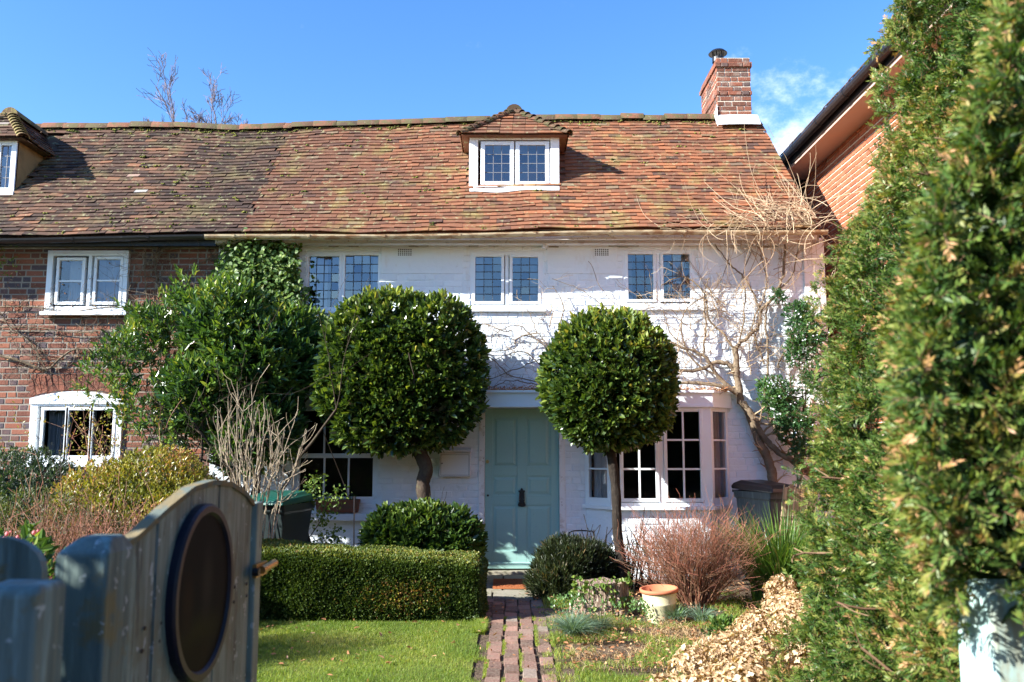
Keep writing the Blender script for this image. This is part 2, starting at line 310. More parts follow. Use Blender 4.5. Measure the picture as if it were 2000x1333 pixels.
# vectorised folded leaves: two quads each
def leaves(g, Pp, D, N, L, W, rnd, fold=.22, droop=0.0):
    n = len(Pp); D = unit(D); S = unit(np.cross(D, N)); Nn = np.cross(S, D)
    L = np.broadcast_to(np.asarray(L, float).reshape(-1, 1), (n, 1)); W = np.broadcast_to(np.asarray(W, float).reshape(-1, 1), (n, 1))
    up = Nn * W * fold; dr = np.array([0, 0, -1.]) * L * droop
    V = np.stack([Pp, Pp + D * L * .3 + S * W * .46 + up, Pp + D * L * .72 + S * W * .36 + up * .8 + dr * .5, Pp + D * L + dr,
                  Pp + D * L * .72 - S * W * .36 + up * .8 + dr * .5, Pp + D * L * .3 - S * W * .46 + up], 1).reshape(-1, 3)
    b = np.arange(n)[:, None] * 6
    q = np.concatenate([b + np.array([0, 1, 2, 3]), b + np.array([0, 3, 4, 5])], 1).reshape(-1, 4)
    g.add(V, q, r=np.repeat(rnd, 2))
def sprigs(g, C, A, k, L, W, length, rnd, open_=.9, rj=.18, fold=.22):
    """k leaves round a short twig at each centre C pointing along A"""
    m = len(C); A = unit(A); T = unit(np.cross(A, rdir(m))); B = np.cross(A, T)
    for i in range(k):
        ph = i * 2.4 + rng.uniform(0, .9, m); s = i / max(k - 1, 1)
        rad = T * np.cos(ph)[:, None] + B * np.sin(ph)[:, None]
        o = open_ * (1 - .55 * s)
        D = unit(A + rad * o * rng.uniform(.7, 1.3, (m, 1)) + rng.normal(size=(m, 3)) * .15)
        Pp = C + A * (length * (s - .35))
        sz = rng.uniform(.7, 1.15, m)
        leaves(g, Pp, D, unit(A * .9 - rad * .5 + rng.normal(size=(m, 3)) * .3), L * sz, W * sz, np.clip(rnd + rng.normal(size=m) * rj, 0, 1), fold)
def selli(n, a, b, c, p=2.4):
    u = rdir(n); r = (np.abs(u[:, 0] / a) ** p + np.abs(u[:, 1] / b) ** p + np.abs(u[:, 2] / c) ** p) ** (-1 / p)
    q = u * r[:, None]; nr = unit(np.sign(u) * np.stack([np.abs(q[:, 0] / a) ** (p - 1) / a, np.abs(q[:, 1] / b) ** (p - 1) / b, np.abs(q[:, 2] / c) ** (p - 1) / c], 1))
    return q, nr, u
def lump(q, s=3.0, seed=0):
    return np.array([mn.noise(Vector((x[0] * s + seed, x[1] * s, x[2] * s))) for x in q])
def blades(g, C, H, W, lean, rnd, seg=2, az=None):
    """grass-like blades: quad + narrowing quad, bending outward"""
    n = len(C); az = rng.uniform(0, 2 * math.pi, n) if az is None else az
    O = np.stack([np.cos(az), np.sin(az), np.zeros(n)], 1); S = np.stack([-np.sin(az), np.cos(az), np.zeros(n)], 1)
    fz = rng.uniform(0, math.pi, n); S = unit(S * np.cos(fz)[:, None] + O * np.sin(fz)[:, None] * .6)
    H = np.broadcast_to(np.asarray(H, float), (n,))[:, None]; W = np.broadcast_to(np.asarray(W, float), (n,))[:, None]; lean = np.broadcast_to(np.asarray(lean, float), (n,))[:, None]
    V = []
    for i in range(seg + 1):
        s = i / seg; ww = W * (1 - s ** 1.6 * .92) * .5
        c = C + np.array([0, 0, 1.]) * H * (s - .42 * lean * s * s) + O * H * lean * s * s
        V += [c - S * ww, c + S * ww]
    k = 2 * (seg + 1); V = np.stack(V, 1).reshape(-1, 3); b = np.arange(n)[:, None] * k
    q = np.concatenate([b + np.array([2 * i, 2 * i + 1, 2 * i + 3, 2 * i + 2]) for i in range(seg)], 1).reshape(-1, 4)
    g.add(V, q, r=np.repeat(rnd, seg))
def grow(g, p, d, L, r, lvl, kids, spread=.6, shrink=.62, jit=.18, up=.0, seg=5, sides=4, rmin=.0012, ymax=None, ymin=None, tips=None, taper=.35):
    p = Vector(p); d = Vector(d).normalized(); pts = [p.copy()]; rad = [r]; st = []
    for i in range(seg):
        d = (d + Vector(rng.normal(size=3)) * jit + Vector((0, 0, up))).normalized()
        p = p + d * (L / seg)
        if ymax is not None and p.y > ymax: p.y = ymax; d.y = min(d.y, 0)
        if ymin is not None and p.y < ymin: p.y = ymin; d.y = max(d.y, 0)
        pts.append(p.copy()); rad.append(max(r * (1 - (1 - taper) * (i + 1) / seg), rmin)); st.append((p.copy(), d.copy(), rad[-1]))
    g.tube(pts, rad, sides, r=float(rng.uniform(0, 1)) if lvl == 0 else float(rng.uniform(0, .8)), cap=False)
    if tips is not None and lvl <= 1: tips.append((pts[-1], d.copy()))
    if lvl > 0:
        for k in range(kids):
            q, dd, rr = st[min(seg - 1, int(rng.integers(max(0, seg // 3 - 1), seg)))]
            nd_ = (dd + Vector(rng.normal(size=3)) * spread).normalized()
            grow(g, q, nd_, L * shrink * rng.uniform(.7, 1.15), max(rr * .62, rmin), lvl - 1, kids, spread, shrink, jit, up, seg, max(3, sides - 1), rmin, ymax, ymin, tips, taper)
def smooth_path(pts, n=4):
    pts = [Vector(p) for p in pts]; out = []
    for i in range(len(pts) - 1):
        a, b, c, d = pts[max(i - 1, 0)], pts[i], pts[i + 1], pts[min(i + 2, len(pts) - 1)]
        for k in range(n):
            t = k / n; out.append(.5 * ((2 * b) + (c - a) * t + (2 * a - 5 * b + 4 * c - d) * t * t + (3 * b - a - 3 * c + d) * t ** 3))
    out.append(pts[-1]); return out

# ------------------------------------------------------------------ brick walls
def brick_rows(g, x0, x1, z0, z1, y, holes, L=.225, H=.075, J=.011, proud=.007, jit=.002, flem=True, round_=.004, smallj=1.0):
    row = 0; z = z0
    while z < z1 - .01:
        h = min(H - J, z1 - z); x = x0 - rng.uniform(0, L); k = row % 2
        wob = rng.normal() * .002
        while x < x1:
            head = flem and k % 2 == 1
            wd = (L / 2 if head else L) * rng.uniform(.93, 1.06)
            a, b = max(x, x0), min(x + wd - J, x1)
            segs = [(a, b)] if b - a > .015 else []
            for (hx0, hx1, hz0, hz1) in holes:
                if z + h * .6 > hz0 and z + h * .4 < hz1:
                    ns = []
                    for (s, e) in segs:
                        if e <= hx0 or s >= hx1: ns.append((s, e)); continue
                        if hx0 - s > .02: ns.append((s, hx0))
                        if e - hx1 > .02: ns.append((hx1, e))
                    segs = ns
            rv = rng.uniform(0, .68) if not head else (rng.uniform(.72, 1) if rng.random() < .5 else rng.uniform(0, .7))
            if rng.random() < .05: rv = rng.uniform(.7, 1)
            for (s, e) in segs:
                f = y - proud - rng.normal() * jit; i = round_; za, zb = z + wob, z + h + wob
                j = rng.normal(size=(8, 3)) * [.0014 * smallj, .0008, .0014 * smallj]
                v = np.array([(s, y + .002, za), (e, y + .002, za), (e, y + .002, zb), (s, y + .002, zb), (s + i, f, za + i), (e - i, f, za + i), (e - i, f, zb - i), (s + i, f, zb - i)]) + j
                g.add(v, [(4, 5, 6, 7), (0, 1, 5, 4), (1, 2, 6, 5), (2, 3, 7, 6), (3, 0, 4, 7)], r=rv)
            x += wd; k += 1
        z += H; row += 1
def wall_sheet(g, x0, x1, z0, z1, y, holes, depth=.14):
    xs = sorted({x0, x1, *[min(max(h[i], x0), x1) for h in holes for i in (0, 1)]}); zs = sorted({z0, z1, *[min(max(h[i], z0), z1) for h in holes for i in (2, 3)]})
    for a, b in zip(xs[:-1], xs[1:]):
        for c, d in zip(zs[:-1], zs[1:]):
            mx, mz = (a + b) / 2, (c + d) / 2
            if any(h[0] < mx < h[1] and h[2] < mz < h[3] for h in holes): continue
            g.quad((a, y, c), (b, y, c), (b, y, d), (a, y, d))
    for (a, b, c, d) in holes:
        g.quad((a, y, c), (a, y, d), (a, y + depth, d), (a, y + depth, c)); g.quad((b, y, c), (b, y + depth, c), (b, y + depth, d), (b, y, d))
        g.quad((a, y, c), (a, y + depth, c), (b, y + depth, c), (b, y, c)); g.quad((a, y, d), (b, y, d), (b, y + depth, d), (a, y + depth, d))
# ------------------------------------------------------------------ windows
def pane_grid(g, x0, x1, z0, z1, y, nx, nz, tilt=.02):
    for i in range(nx):
        for k in range(nz):
            a, b = x0 + (x1 - x0) * i / nx, x0 + (x1 - x0) * (i + 1) / nx; c, d = z0 + (z1 - z0) * k / nz, z0 + (z1 - z0) * (k + 1) / nz
            t1, t2 = rng.normal() * tilt * (b - a), rng.normal() * tilt * (d - c)
            g.quad((a, y + t1 + t2, c), (b, y - t1 + t2, c), (b, y - t1 - t2, d), (a, y + t1 - t2, d))
def bars(g, x0, x1, z0, z1, y0, y1, nx, nz, w):
    for i in range(1, nx):
        x = x0 + (x1 - x0) * i / nx; g.box(x - w / 2, x + w / 2, y0, y1, z0, z1)
    for k in range(1, nz):
        z = z0 + (z1 - z0) * k / nz; g.box(x0, x1, y0 + .0015, y1 - .0015, z - w / 2, z + w / 2)
def lone_bars(x0, x1, z0, z1, y0, y1, nx, nz, w, paint, parent):
    for i in range(1, nx): x = x0 + (x1 - x0) * i / nx; Geo().box(x - w / 2, x + w / 2, y0, y1, z0, z1).build('glazing_bar', M[paint], parent)
    for k in range(1, nz): z = z0 + (z1 - z0) * k / nz; Geo().box(x0, x1, y0, y1, z - w / 2, z + w / 2).build('glazing_bar', M[paint], parent)
def rect_frame(g, x0, x1, z0, z1, y0, y1, w, wb=None, wt=None):
    wb = w if wb is None else wb; wt = w if wt is None else wt
    g.box(x0, x0 + w, y0, y1, z0, z1); g.box(x1 - w, x1, y0, y1, z0, z1)
    g.box(x0 + w, x1 - w, y0 + .001, y1 - .001, z0, z0 + wb); g.box(x0 + w, x1 - w, y0 + .001, y1 - .001, z1 - wt, z1)
def window(parent, x0, x1, z0, z1, y, sashes, grid, glass, lead=True, fw=.05, curt=None, paint='white_paint', sill=True, name='window', tilt=.02, label=None, barw=.02):
    """frame outer rectangle x0..x1, z0..z1, front of frame at y; sashes: list of (x0,x1,z0,z1) glass openings"""
    f = Geo(); rect_frame(f, x0, x1, z0, z1, y, y + .08, fw)
    cuts = sorted(s[0] for s in sashes)[1:]
    for i in range(len(sashes) - 1):
        a, b = sashes[i][1], sashes[i + 1][0]; mid = (a + b) / 2
        f.box(mid - .022, mid + .022, y + .004, y + .08, z0 + fw, z1 - fw)
    o = f.build(name, M[paint], parent, bevel=.004, label=label)
    for s in sashes:
        g = Geo(); k = .038; rect_frame(g, s[0] - k, s[1] + k, s[2] - k, s[3] + k, y - .006, y + .045, k)
        g.build('sash', M[paint], o, bevel=.004)
        g = Geo(); pane_grid(g, s[0], s[1], s[2], s[3], y + .022, grid[0], grid[1], tilt); g.build('glass', M[glass], o)
        g = Geo()
        if lead: bars(g, s[0], s[1], s[2], s[3], y + .016, y + .026, grid[0], grid[1], .009); g.build('leading', M['came'], o)
        elif grid != (1, 1):
            if grid[1] == 1 or grid[0] == 1: lone_bars(s[0], s[1], s[2], s[3], y + .004, y + .03, grid[0], grid[1], barw, paint, o)
            else: bars(g, s[0], s[1], s[2], s[3], y + .004, y + .03, grid[0], grid[1], barw); g.build('glazing_bar', M[paint], o)
    if sill:
        g = Geo(); g.box(x0 - .03, x1 + .03, y - .05, y + .02, z0 - .045, z0 - .002); g.build('sill', M[paint], o, bevel=.006)
    if curt:
        for (a, b, mt) in curt:
            g = Geo(); n = 40; xs = np.linspace(a, b, n); ys = y + .16 + .018 * np.sin(np.arange(n) * 1.1) + rng.normal(size=n) * .003
            for i in range(n - 1): g.quad((xs[i], ys[i], z0 + .02), (xs[i + 1], ys[i + 1], z0 + .02), (xs[i + 1], ys[i + 1], z1), (xs[i], ys[i], z1))
            g.build('curtain', M[mt], o, smooth=True)
    return o

# ------------------------------------------------------------------ roof tiles
YE, YR = 10.12, 12.11
yd = 10.86
SL = math.atan2(1.07, 1.0)
def eave_z(x): return 4.106 + .0107 * x + .012 * math.sin(x * 1.3)
def ridge_z(x): return 6.235 + .0167 * x + .02 * math.sin(x * .9 + 1) + (.045 * math.exp(-((x + 3.9) / .7) ** 2) * -1)
def roof_pt(x, s, lift=0):      # s: 0 eave .. 1 ridge
    z = eave_z(x) * (1 - s) + ridge_z(x) * s - .035 * math.sin(math.pi * s) + .018 * mn.noise(Vector((x * 1.4, s * 3, 0)))
    return (x, YE + (YR - YE) * s - lift * math.sin(SL), z + lift * math.cos(SL))
def tile_field(g, xa, xb, rows, skip=None, tw=.165, fn=roof_pt, slope_len=2.92, left=None, right=None, rv=None):
    for r in range(rows):
        s0 = r / rows; off = (r % 2) * tw / 2 + rng.normal() * .008; x = xa - tw + off; dx0 = rng.normal() * .002
        while x < xb:
            a, b = x + .0008, x + tw - .0008; x += tw * 1.0
            lo = xa if left is None else left(s0); hi = xb if right is None else right(s0)
            a, b = max(a, lo), min(b, hi)
            if b - a < .03: continue
            if skip and skip((a + b) / 2, s0): continue
            s1 = s0 + 1.7 / rows; lj = .028 + rng.normal() * .002; wv = lambda xx: .16 / rows * mn.noise(Vector((xx * .9, r * .6, 5))) + .07 / rows * mn.noise(Vector((xx * 4, r * 1.7, 9))); sj = rng.normal() * .0011 + dx0 * .4
            if rng.random() < .05: lj += rng.uniform(0, .007); sj += rng.normal() * .004
            tj = rng.normal() * .0028; th = .012
            lo_s = s0 - .15 / rows + sj; la, lb = lo_s + wv(a), lo_s + wv(b) + rng.normal() * .0012
            p = [fn(a, la, lj + tj), fn(b, lb, lj - tj), fn(b, min(s1, 1.0), .003), fn(a, min(s1, 1.0), .003),
                 fn(a, la, lj + tj - th), fn(b, lb, lj - tj - th)]
            v = rv((a + b) / 2) if rv else rng.uniform(0, 1)
            g.add(p[:6], [(0, 1, 2, 3), (4, 5, 1, 0)], t=[(0, 3, 4), (1, 5, 2)], r=v)
ROWS = 33
XB = P(480, 440, YE).x                # joint between the two cottages' roofs
def sheet(g, xa, xb, fn, drop=-.02, n=60):
    for i in range(n):
        a, b = xa + (xb - xa) * i / n, xa + (xb - xa) * (i + 1) / n
        for k in range(6): g.quad(fn(a, k / 6, drop), fn(b, k / 6, drop), fn(b, (k + 1) / 6, drop), fn(a, (k + 1) / 6, drop))

# ================================================================== GROUND
g = Geo(); g.quad((-300, -300, -.03), (300, -300, -.03), (300, 300, -.03), (-300, 300, -.03)); struct(g.build('ground', M['soil']))
def bumpz(x, y): return .008 * mn.noise(Vector((x * 2.5, y * 2.5, 3))) + .004 * mn.noise(Vector((x * 9, y * 9, 7)))
def bumpy(name, x0, x1, y0, y1, m, z=0, n=90):
    g = Geo(); xs = np.linspace(x0, x1, n); ys = np.linspace(y0, y1, n)
    V = [(x, y, z + bumpz(x, y)) for y in ys for x in xs]
    g.add(V, [(j * n + i, j * n + i + 1, (j + 1) * n + i + 1, (j + 1) * n + i) for j in range(n - 1) for i in range(n - 1)])
    return struct(g.build(name, m, smooth=True))
bumpy('flower_bed', -7.2, 4.3, 2.0, 10.46, M['soil'], 0, 140)
bumpy('lawn', -7, -.27, 2.6, 7.68, M['lawn'], .012)
bumpy('lawn_edge', .50, 2.4, 2.6, 5.9, M['lawn'], .012)
g = Geo()
ys = [8.82, 9.22, 9.62, 10.02, 10.47]
for j in range(4):
    xs = [-.62, -.2 + .1 * (j % 2), .22 - .06 * (j % 2), .66]
    for i in range(3):
        z = .032 + rng.normal() * .004; a, b, c, d = xs[i] + .006, xs[i + 1] - .006, ys[j] + .006, ys[j + 1] - .006
        g.add([(a, c, z - .03), (b, c, z - .03), (b, d, z - .03), (a, d, z - .03), (a + .005, c + .005, z), (b - .005, c + .005, z + rng.normal() * .002), (b - .005, d - .005, z), (a + .005, d - .005, z)],
              [(4, 5, 6, 7), (0, 1, 5, 4), (1, 2, 6, 5), (2, 3, 7, 6), (3, 0, 4, 7)])
struct(g.build('paving', M['paving']))
# brick path: three columns of bricks laid lengthwise, wider near the paving
g = Geo(); y = 1.2
cols = [-.235, -.125, -.003, .12, .245, .355]
while y < 8.72:
    for ci, cx in enumerate(cols):
        if y < 6.9 and ci in (4,) and rng.random() < .35: continue
        if ci == 5 and (y < 7.6 or rng.random() < .4): continue
        if ci == 4 and y < 6.9 and rng.random() < .3: continue
        if ci == 0 and y < 7.3 and rng.random() < .9: continue
        gap = .018 if y < 6.9 else .004
        ly = .205 * rng.uniform(.90, 1.05); x0 = cx - (.058 if y > 7 else .054) + rng.normal() * .005; x1 = cx + (.058 if y > 7 else .054) + rng.normal() * .004
        oy = (ci % 2) * .10 + rng.normal() * .014; z = .017 + rng.normal() * .002 - (.005 if ci in (0, 4, 5) else 0)
        q = .007; tl = rng.normal() * .002; rt = rng.normal() * .008
        a, b = y + oy, y + oy + ly
        g.add([(x0, a, -.01), (x1, a + rt, -.01), (x1, b + rt, -.01), (x0, b, -.01), (x0 + q, a + q, z + tl), (x1 - q, a + q + rt, z - tl), (x1 - q, b - q + rt, z - tl), (x0 + q, b - q, z + tl)],
              [(4, 5, 6, 7), (0, 1, 5, 4), (1, 2, 6, 5), (2, 3, 7, 6), (3, 0, 4, 7)], r=rng.uniform(0, 1))
    y += .217
struct(g.build('brick_path', M['path_brick']))
# grass
g = Geo()
def scatter(n, x0, x1, y0, y1): return np.stack([rng.uniform(x0, x1, n), rng.uniform(y0, y1, n), np.zeros(n)], 1)
C = scatter(150000, -4.6, -.19, 4.2, 7.72)
edge = -.27 + .05 * np.sin(C[:, 1] * 7) + .03 * np.sin(C[:, 1] * 19); C = C[C[:, 0] < edge + rng.normal(size=len(C)) * .02]
lm = lump(C[:, :3] * [1, 1, 0], 1.8); lm2 = lump(C * [1, 1, 0], 7, 9)
blades(g, C, (.030 + .016 * rng.random(len(C))) * (1 + .35 * lm2), .0042, rng.uniform(.1, .9, len(C)), np.clip(.45 + lm * .45 + rng.normal(size=len(C)) * .2, 0, 1))
C = scatter(32000, .42, 1.9, 4.2, 6.3); C = C[(C[:, 1] < 5.98 + .25 * np.sin(C[:, 0] * 5) * .5 + rng.normal(size=len(C)) * .08)]
blades(g, C, .03 + .02 * rng.random(len(C)), .0042, rng.uniform(.1, .9, len(C)), np.clip(.4 + rng.normal(size=len(C)) * .22, 0, 1))
# tufts between bricks
for cx in (-.178, -.058, .067, .195, .315):
    C = scatter(3200, cx - .016, cx + .016, 4.5, 7.9); k = lump(C * [1, 1, 0], 4, cx * 9) > .10
    C = C[k]; C[:, 2] = .005
    if len(C): blades(g, C, rng.uniform(.010, .028, len(C)), .004, rng.uniform(.1, .9, len(C)), rng.uniform(.2, .9, len(C)))
C = scatter(7000, .22, .62, 5.0, 8.4); C = C[lump(C * [1, 1, 0], 3.5, 4) > .02]; blades(g, C, rng.uniform(.015, .05, len(C)), .004, rng.uniform(.2, 1, len(C)), rng.uniform(.2, 1, len(C)))
C = scatter(30000, .3, 2.6, 6.0, 9.0); C[:, 2] = .03; C = C[lump(C * [1, 1, 0], 2.2, 14) > .0]
blades(g, C, rng.uniform(.02, .075, len(C)), .005, rng.uniform(.2, 1, len(C)), np.clip(rng.normal(size=len(C)) * .25 + .45, 0, 1))
C = scatter(5000, -.32, -.22, 7.2, 7.75); blades(g, C, rng.uniform(.03, .07, len(C)), .005, rng.uniform(.2, .9, len(C)), rng.uniform(.2, .8, len(C)))
stuff(g.build('grass', M['grass']), 'short sunlit grass of the lawn and path edges', 'grass')
# litter
g = Geo(); n = 2200
C = scatter(n, .35, 2.5, 5.9, 9.6); C[:, 2] = .05 + rng.random(n) * .015
leaves(g, C, unit(rng.normal(size=(n, 3)) * [1, 1, .25]), unit(rng.normal(size=(n, 3)) * .5 + [0, 0, 1]), rng.uniform(.015, .05, n), rng.uniform(.01, .026, n), rng.random(n))
n = 140; C = scatter(n, -3.4, -.4, 4.8, 7.7); C[:, 2] = .03
leaves(g, C, unit(rng.normal(size=(n, 3)) * [1, 1, .3]), unit(rng.normal(size=(n, 3)) * .5 + [0, 0, 1]), rng.uniform(.02, .06, n), rng.uniform(.015, .035, n), rng.random(n))
n = 90; C = scatter(n, -.3, .5, 6, 10); C[:, 2] = .045
leaves(g, C, unit(rng.normal(size=(n, 3)) * [1, 1, .3]), unit(rng.normal(size=(n, 3)) * .5 + [0, 0, 1]), rng.uniform(.02, .05, n), rng.uniform(.008, .02, n), rng.random(n))
stuff(g.build('fallen_leaves', M['dry_leaf']), 'scattered brown fallen leaves on bed and lawn', 'litter')
g = Geo(); n = 2600; C = scatter(n, .42, 1.6, 6.0, 7.5); C[:, 2] = .01; C = C[lump(C * [1, 1, 0], 2.6, 33) > .12]; n = len(C)
blades(g, C, rng.uniform(.04, .16, n), .005, rng.uniform(1.0, 2.0, n), rng.random(n), seg=3)
stuff(g.build('dry_grass', M['straw']), 'straw-coloured dead grass on the bed in front of the pot', 'dry grass')

# ================================================================== WHITE COTTAGE
cot = thing('cottage', 'white painted brick cottage with orange tiled roof and green door', 'house')
XW0 = WX(424, 560); XW1 = WX(1600, 520); ZT = 4.12
DX0, DX1, DZ0, DZ1 = WX(947, 950), WX(1092, 950), .05, WZ(798)
uw = [(WX(598, 550), WX(742, 550), WZ(606), WZ(492)), (WX(918, 550), WX(1062, 550), WZ(603), WZ(492)), (WX(1216, 550), WX(1355, 550), WZ(600), WZ(490))]
lw = (WX(572, 890), WX(738, 890), WZ(985), WZ(792))
bayL, bayR, bayZ0, bayZ1 = .87, 2.63, WZ(985), WZ(792)
holes = list(uw) + [lw, (DX0 - .06, DX1 + .06, -.05, DZ1 + .05), (bayL + .08, bayR - .08, bayZ0, bayZ1)]
g = Geo(); wall_sheet(g, XW0, XW1, -.1, ZT, WY, holes, .13); 
brick_rows(g, XW0, XW1, -.02, WZ(478), WY, holes, L=.235, H=.078, J=.010, proud=.0062, jit=.0034, round_=.004, smallj=1.2)
wall = g.build('wall', M['white_wall'], cot)
g = Geo(); g.box(XW1 - .12, XW1 - .02, WY + .02, 14.0, -.1, 4.05); g.box(XW0, XW1, 14.0, 14.15, -.1, 4.3); g.build('side_wall', M['white_wall'], cot)
g = Geo(); 
g.prism([(3.56, YE + .45, 4.2), (3.56, YR, 6.0), (3.56, 14.1, 4.1)], (-.06, 0, 0)); g.build('gable', M['white_wall'], cot)
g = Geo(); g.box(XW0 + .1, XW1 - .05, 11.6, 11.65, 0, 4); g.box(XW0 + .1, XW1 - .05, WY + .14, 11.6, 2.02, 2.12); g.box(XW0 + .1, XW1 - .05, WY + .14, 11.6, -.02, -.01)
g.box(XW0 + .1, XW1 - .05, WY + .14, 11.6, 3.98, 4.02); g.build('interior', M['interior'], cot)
# grey rendered band and timber plate under the eaves
g = Geo(); n = 60
for i in range(n):
    a, b = XW0 + (XW1 - XW0) * i / n, XW0 + (XW1 - XW0) * (i + 1) / n; za = WZ(480) + .018 * math.sin(i * .9) + rng.normal() * .006
    g.box(a, b, WY - .028 - .01 * math.sin(i * .35), WY + .02, za, ZT + .01)
g.build('eaves_band', M['render_grey'], cot, bevel=.004)
# plaster patch + flat panels between windows (proud painted panels)
for i, (a, b) in enumerate([(WX(745, 500), WX(905, 500)), (WX(1068, 500), WX(1205, 500)), (WX(1362, 500), WX(1520, 500))]):
    g = Geo(); g.box(a, b, WY - .011, WY, WZ(535), WZ(481)); g.build('painted_panel', M['white_wall'], cot, bevel=.005)
g = Geo(); g.box(XW1 - .2, XW1 + .06, WY - .03, WY + .1, -.05, ZT - .02); g.build('corner_pilaster', M['old_white_paint'], cot, bevel=.006)
# air bricks
for px in (791, 1175):
    x = WX(px, 495); z = WZ(494); g = Geo(); w_, h_ = .088, .044
    g.box(x - w_ - .01, x + w_ + .01, WY - .016, WY - .012, z - h_ - .01, z + h_ + .01); a = g.build('air_brick', M['white_wall'], cot, bevel=.002)
    g = Geo()
    for i in range(7):
        for k in range(4): g.box(x - w_ + .0255 * i + .004, x - w_ + .0255 * i + .018, WY - .0185, WY - .0155, z - h_ + .023 * k + .004, z - h_ + .023 * k + .018)
    g.build('vent_hole', M['interior'], a)
# roof
DX = (P(918, 300, yd).x, P(1091, 300, yd).x)   # dormer width
def in_dormer(x, s):
    zz = roof_pt(x, s)[2]; yy = roof_pt(x, s)[1]
    return DX[0] - .03 < x < DX[1] + .03 and yy > yd + .02 and zz < 5.98
roof_r = lambda s: 3.72 - .1 * s
def vary_red(x=3):
    k = min(max((x - XB) / 4.2, 0), 1); k = .20 + .80 * k ** .8 + .12 * mn.noise(Vector((x * 1.1, 2, 0)))
    return float(np.clip(rng.beta(2.2, 1.8) * k if rng.random() > .04 else rng.choice([.02, .98]), 0, 1))
g = Geo(); sheet(g, XB, 3.62, roof_pt); tile_field(g, XB - .12, 3.72, ROWS, in_dormer, left=lambda q: XB + .05 * math.sin(q * 47) - .04, right=roof_r, rv=vary_red)
# back slope
for i in range(20):
    a, b = XB + (3.62 - XB) * i / 20, XB + (3.62 - XB) * (i + 1) / 20
    g.quad((a, YR, ridge_z(a) + .01), (b, YR, ridge_z(b) + .01), (b, 14.3, 4.1), (a, 14.3, 4.1))
roof = g.build('roof', M['tile_red'], cot)
def ridge_tiles(g, xa, xb, fn, L=.32, rad=.105):
    x = xa
    while x < xb - .05:
        b = min(x + L, xb); n = 8; V = []; rr = rad * rng.uniform(.94, 1.06); dz = rng.normal() * .006
        for (xx, k) in ((x, 1.05), (b + .012, 1.0)):
            for i in range(n + 1):
                a = math.pi * i / n; p = fn(xx); V.append((xx, p[1] - math.cos(a) * rr * k, p[2] - .055 + dz + math.sin(a) * rr * k))
        g.add(V, [(i, i + 1, n + 2 + i, n + 1 + i) for i in range(n)], t=[(0, i + 1, i) for i in range(1, n)], r=rng.uniform(0, 1)); x += L
g = Geo(); ridge_tiles(g, XB, P(1400, 235, YR).x, lambda x: (x, YR, ridge_z(x) + .03)); g.build('ridge_tile', M['ridge'], roof, smooth=True)
# moss cushions
def moss(parent, n, xa, xb, ridge_bias=.5, sz=1.0):
    g = Geo()
    for i in range(n):
        s = 1 - abs(rng.normal()) * .03 if rng.random() < ridge_bias else rng.uniform(0, 1) ** 1.3
        x = rng.uniform(xa, xb); s = min(max(s, .0), .995); p = Vector(roof_pt(x, s, .028)); r = rng.uniform(.008, .024) * sz; v = rng.uniform(0, 1)
        if in_dormer(x, s): continue
        for k in range(3):
            c = p + Vector((rng.normal() * r * 1.6, rng.normal() * r * .4, rng.normal() * r * .3)); rr = r * rng.uniform(.5, 1)
            g.lathe(c, [(rr * 1.3, -.01), (rr * 1.2, rr * .25), (rr * .7, rr * .6), (0.001, rr * .75)], 6, r=v)
    g.build('moss', M['moss'], parent, smooth=True)
moss(roof, 330, XB, 3.6, .72, .8)
# gutter (cream, rusty) with brackets and downpipe stub
def gutter(parent, xa, xb, m, y=YE - .035, rad=.052, drop=.045, bk=.9):
    g = Geo(); n = 8; xs = np.linspace(xa, xb, 24); prof = [(math.cos(math.pi + math.pi * i / n) * rad, math.sin(math.pi + math.pi * i / n) * rad) for i in range(n + 1)]
    prof += [(p[0] * .88, p[1] * .88) for p in reversed(prof)]; k = len(prof)
    V = [(x, y + p[0], eave_z(x) - drop + p[1]) for x in xs for p in prof]
    g.add(V, [(i * k + j, i * k + (j + 1) % k, (i + 1) * k + (j + 1) % k, (i + 1) * k + j) for i in range(len(xs) - 1) for j in range(k)])
    o = g.build('gutter', m, parent)
    x = xa + .35
    while x < xb:
        g = Geo(); z = eave_z(x) - drop; pts = [(x, y + math.cos(math.pi + math.pi * i / 6) * (rad + .005), z + math.sin(math.pi + math.pi * i / 6) * (rad + .005)) for i in range(7)]
        for q in range(6): g.obox((Vector(pts[q]) + Vector(pts[q + 1])) / 2, (.014, 0, 0), (Vector(pts[q + 1]) - Vector(pts[q])) / 2, (0, .003, 0) if abs(pts[q][1] - pts[q + 1][1]) < .02 else (0, 0, .003))
        g.build('bracket', m, o); x += bk
    return o
gutter(cot, WX(425, 460), 3.78, M['cream_paint'])
g = Geo(); g.box(XW0, 3.7, WY - .14, WY - .02, 4.0, 4.06); g.box(XW0, 3.7, WY - .30, WY - .28, 4.01, 4.10); g.build('fascia', M['old_white_paint'], cot)
x = WX(1063, 465); g = Geo(); g.box(x - .03, x + .03, WY - .12, WY - .03, WZ(487), 4.03); g.build('gutter_outlet', M['old_white_paint'], cot, bevel=.008)
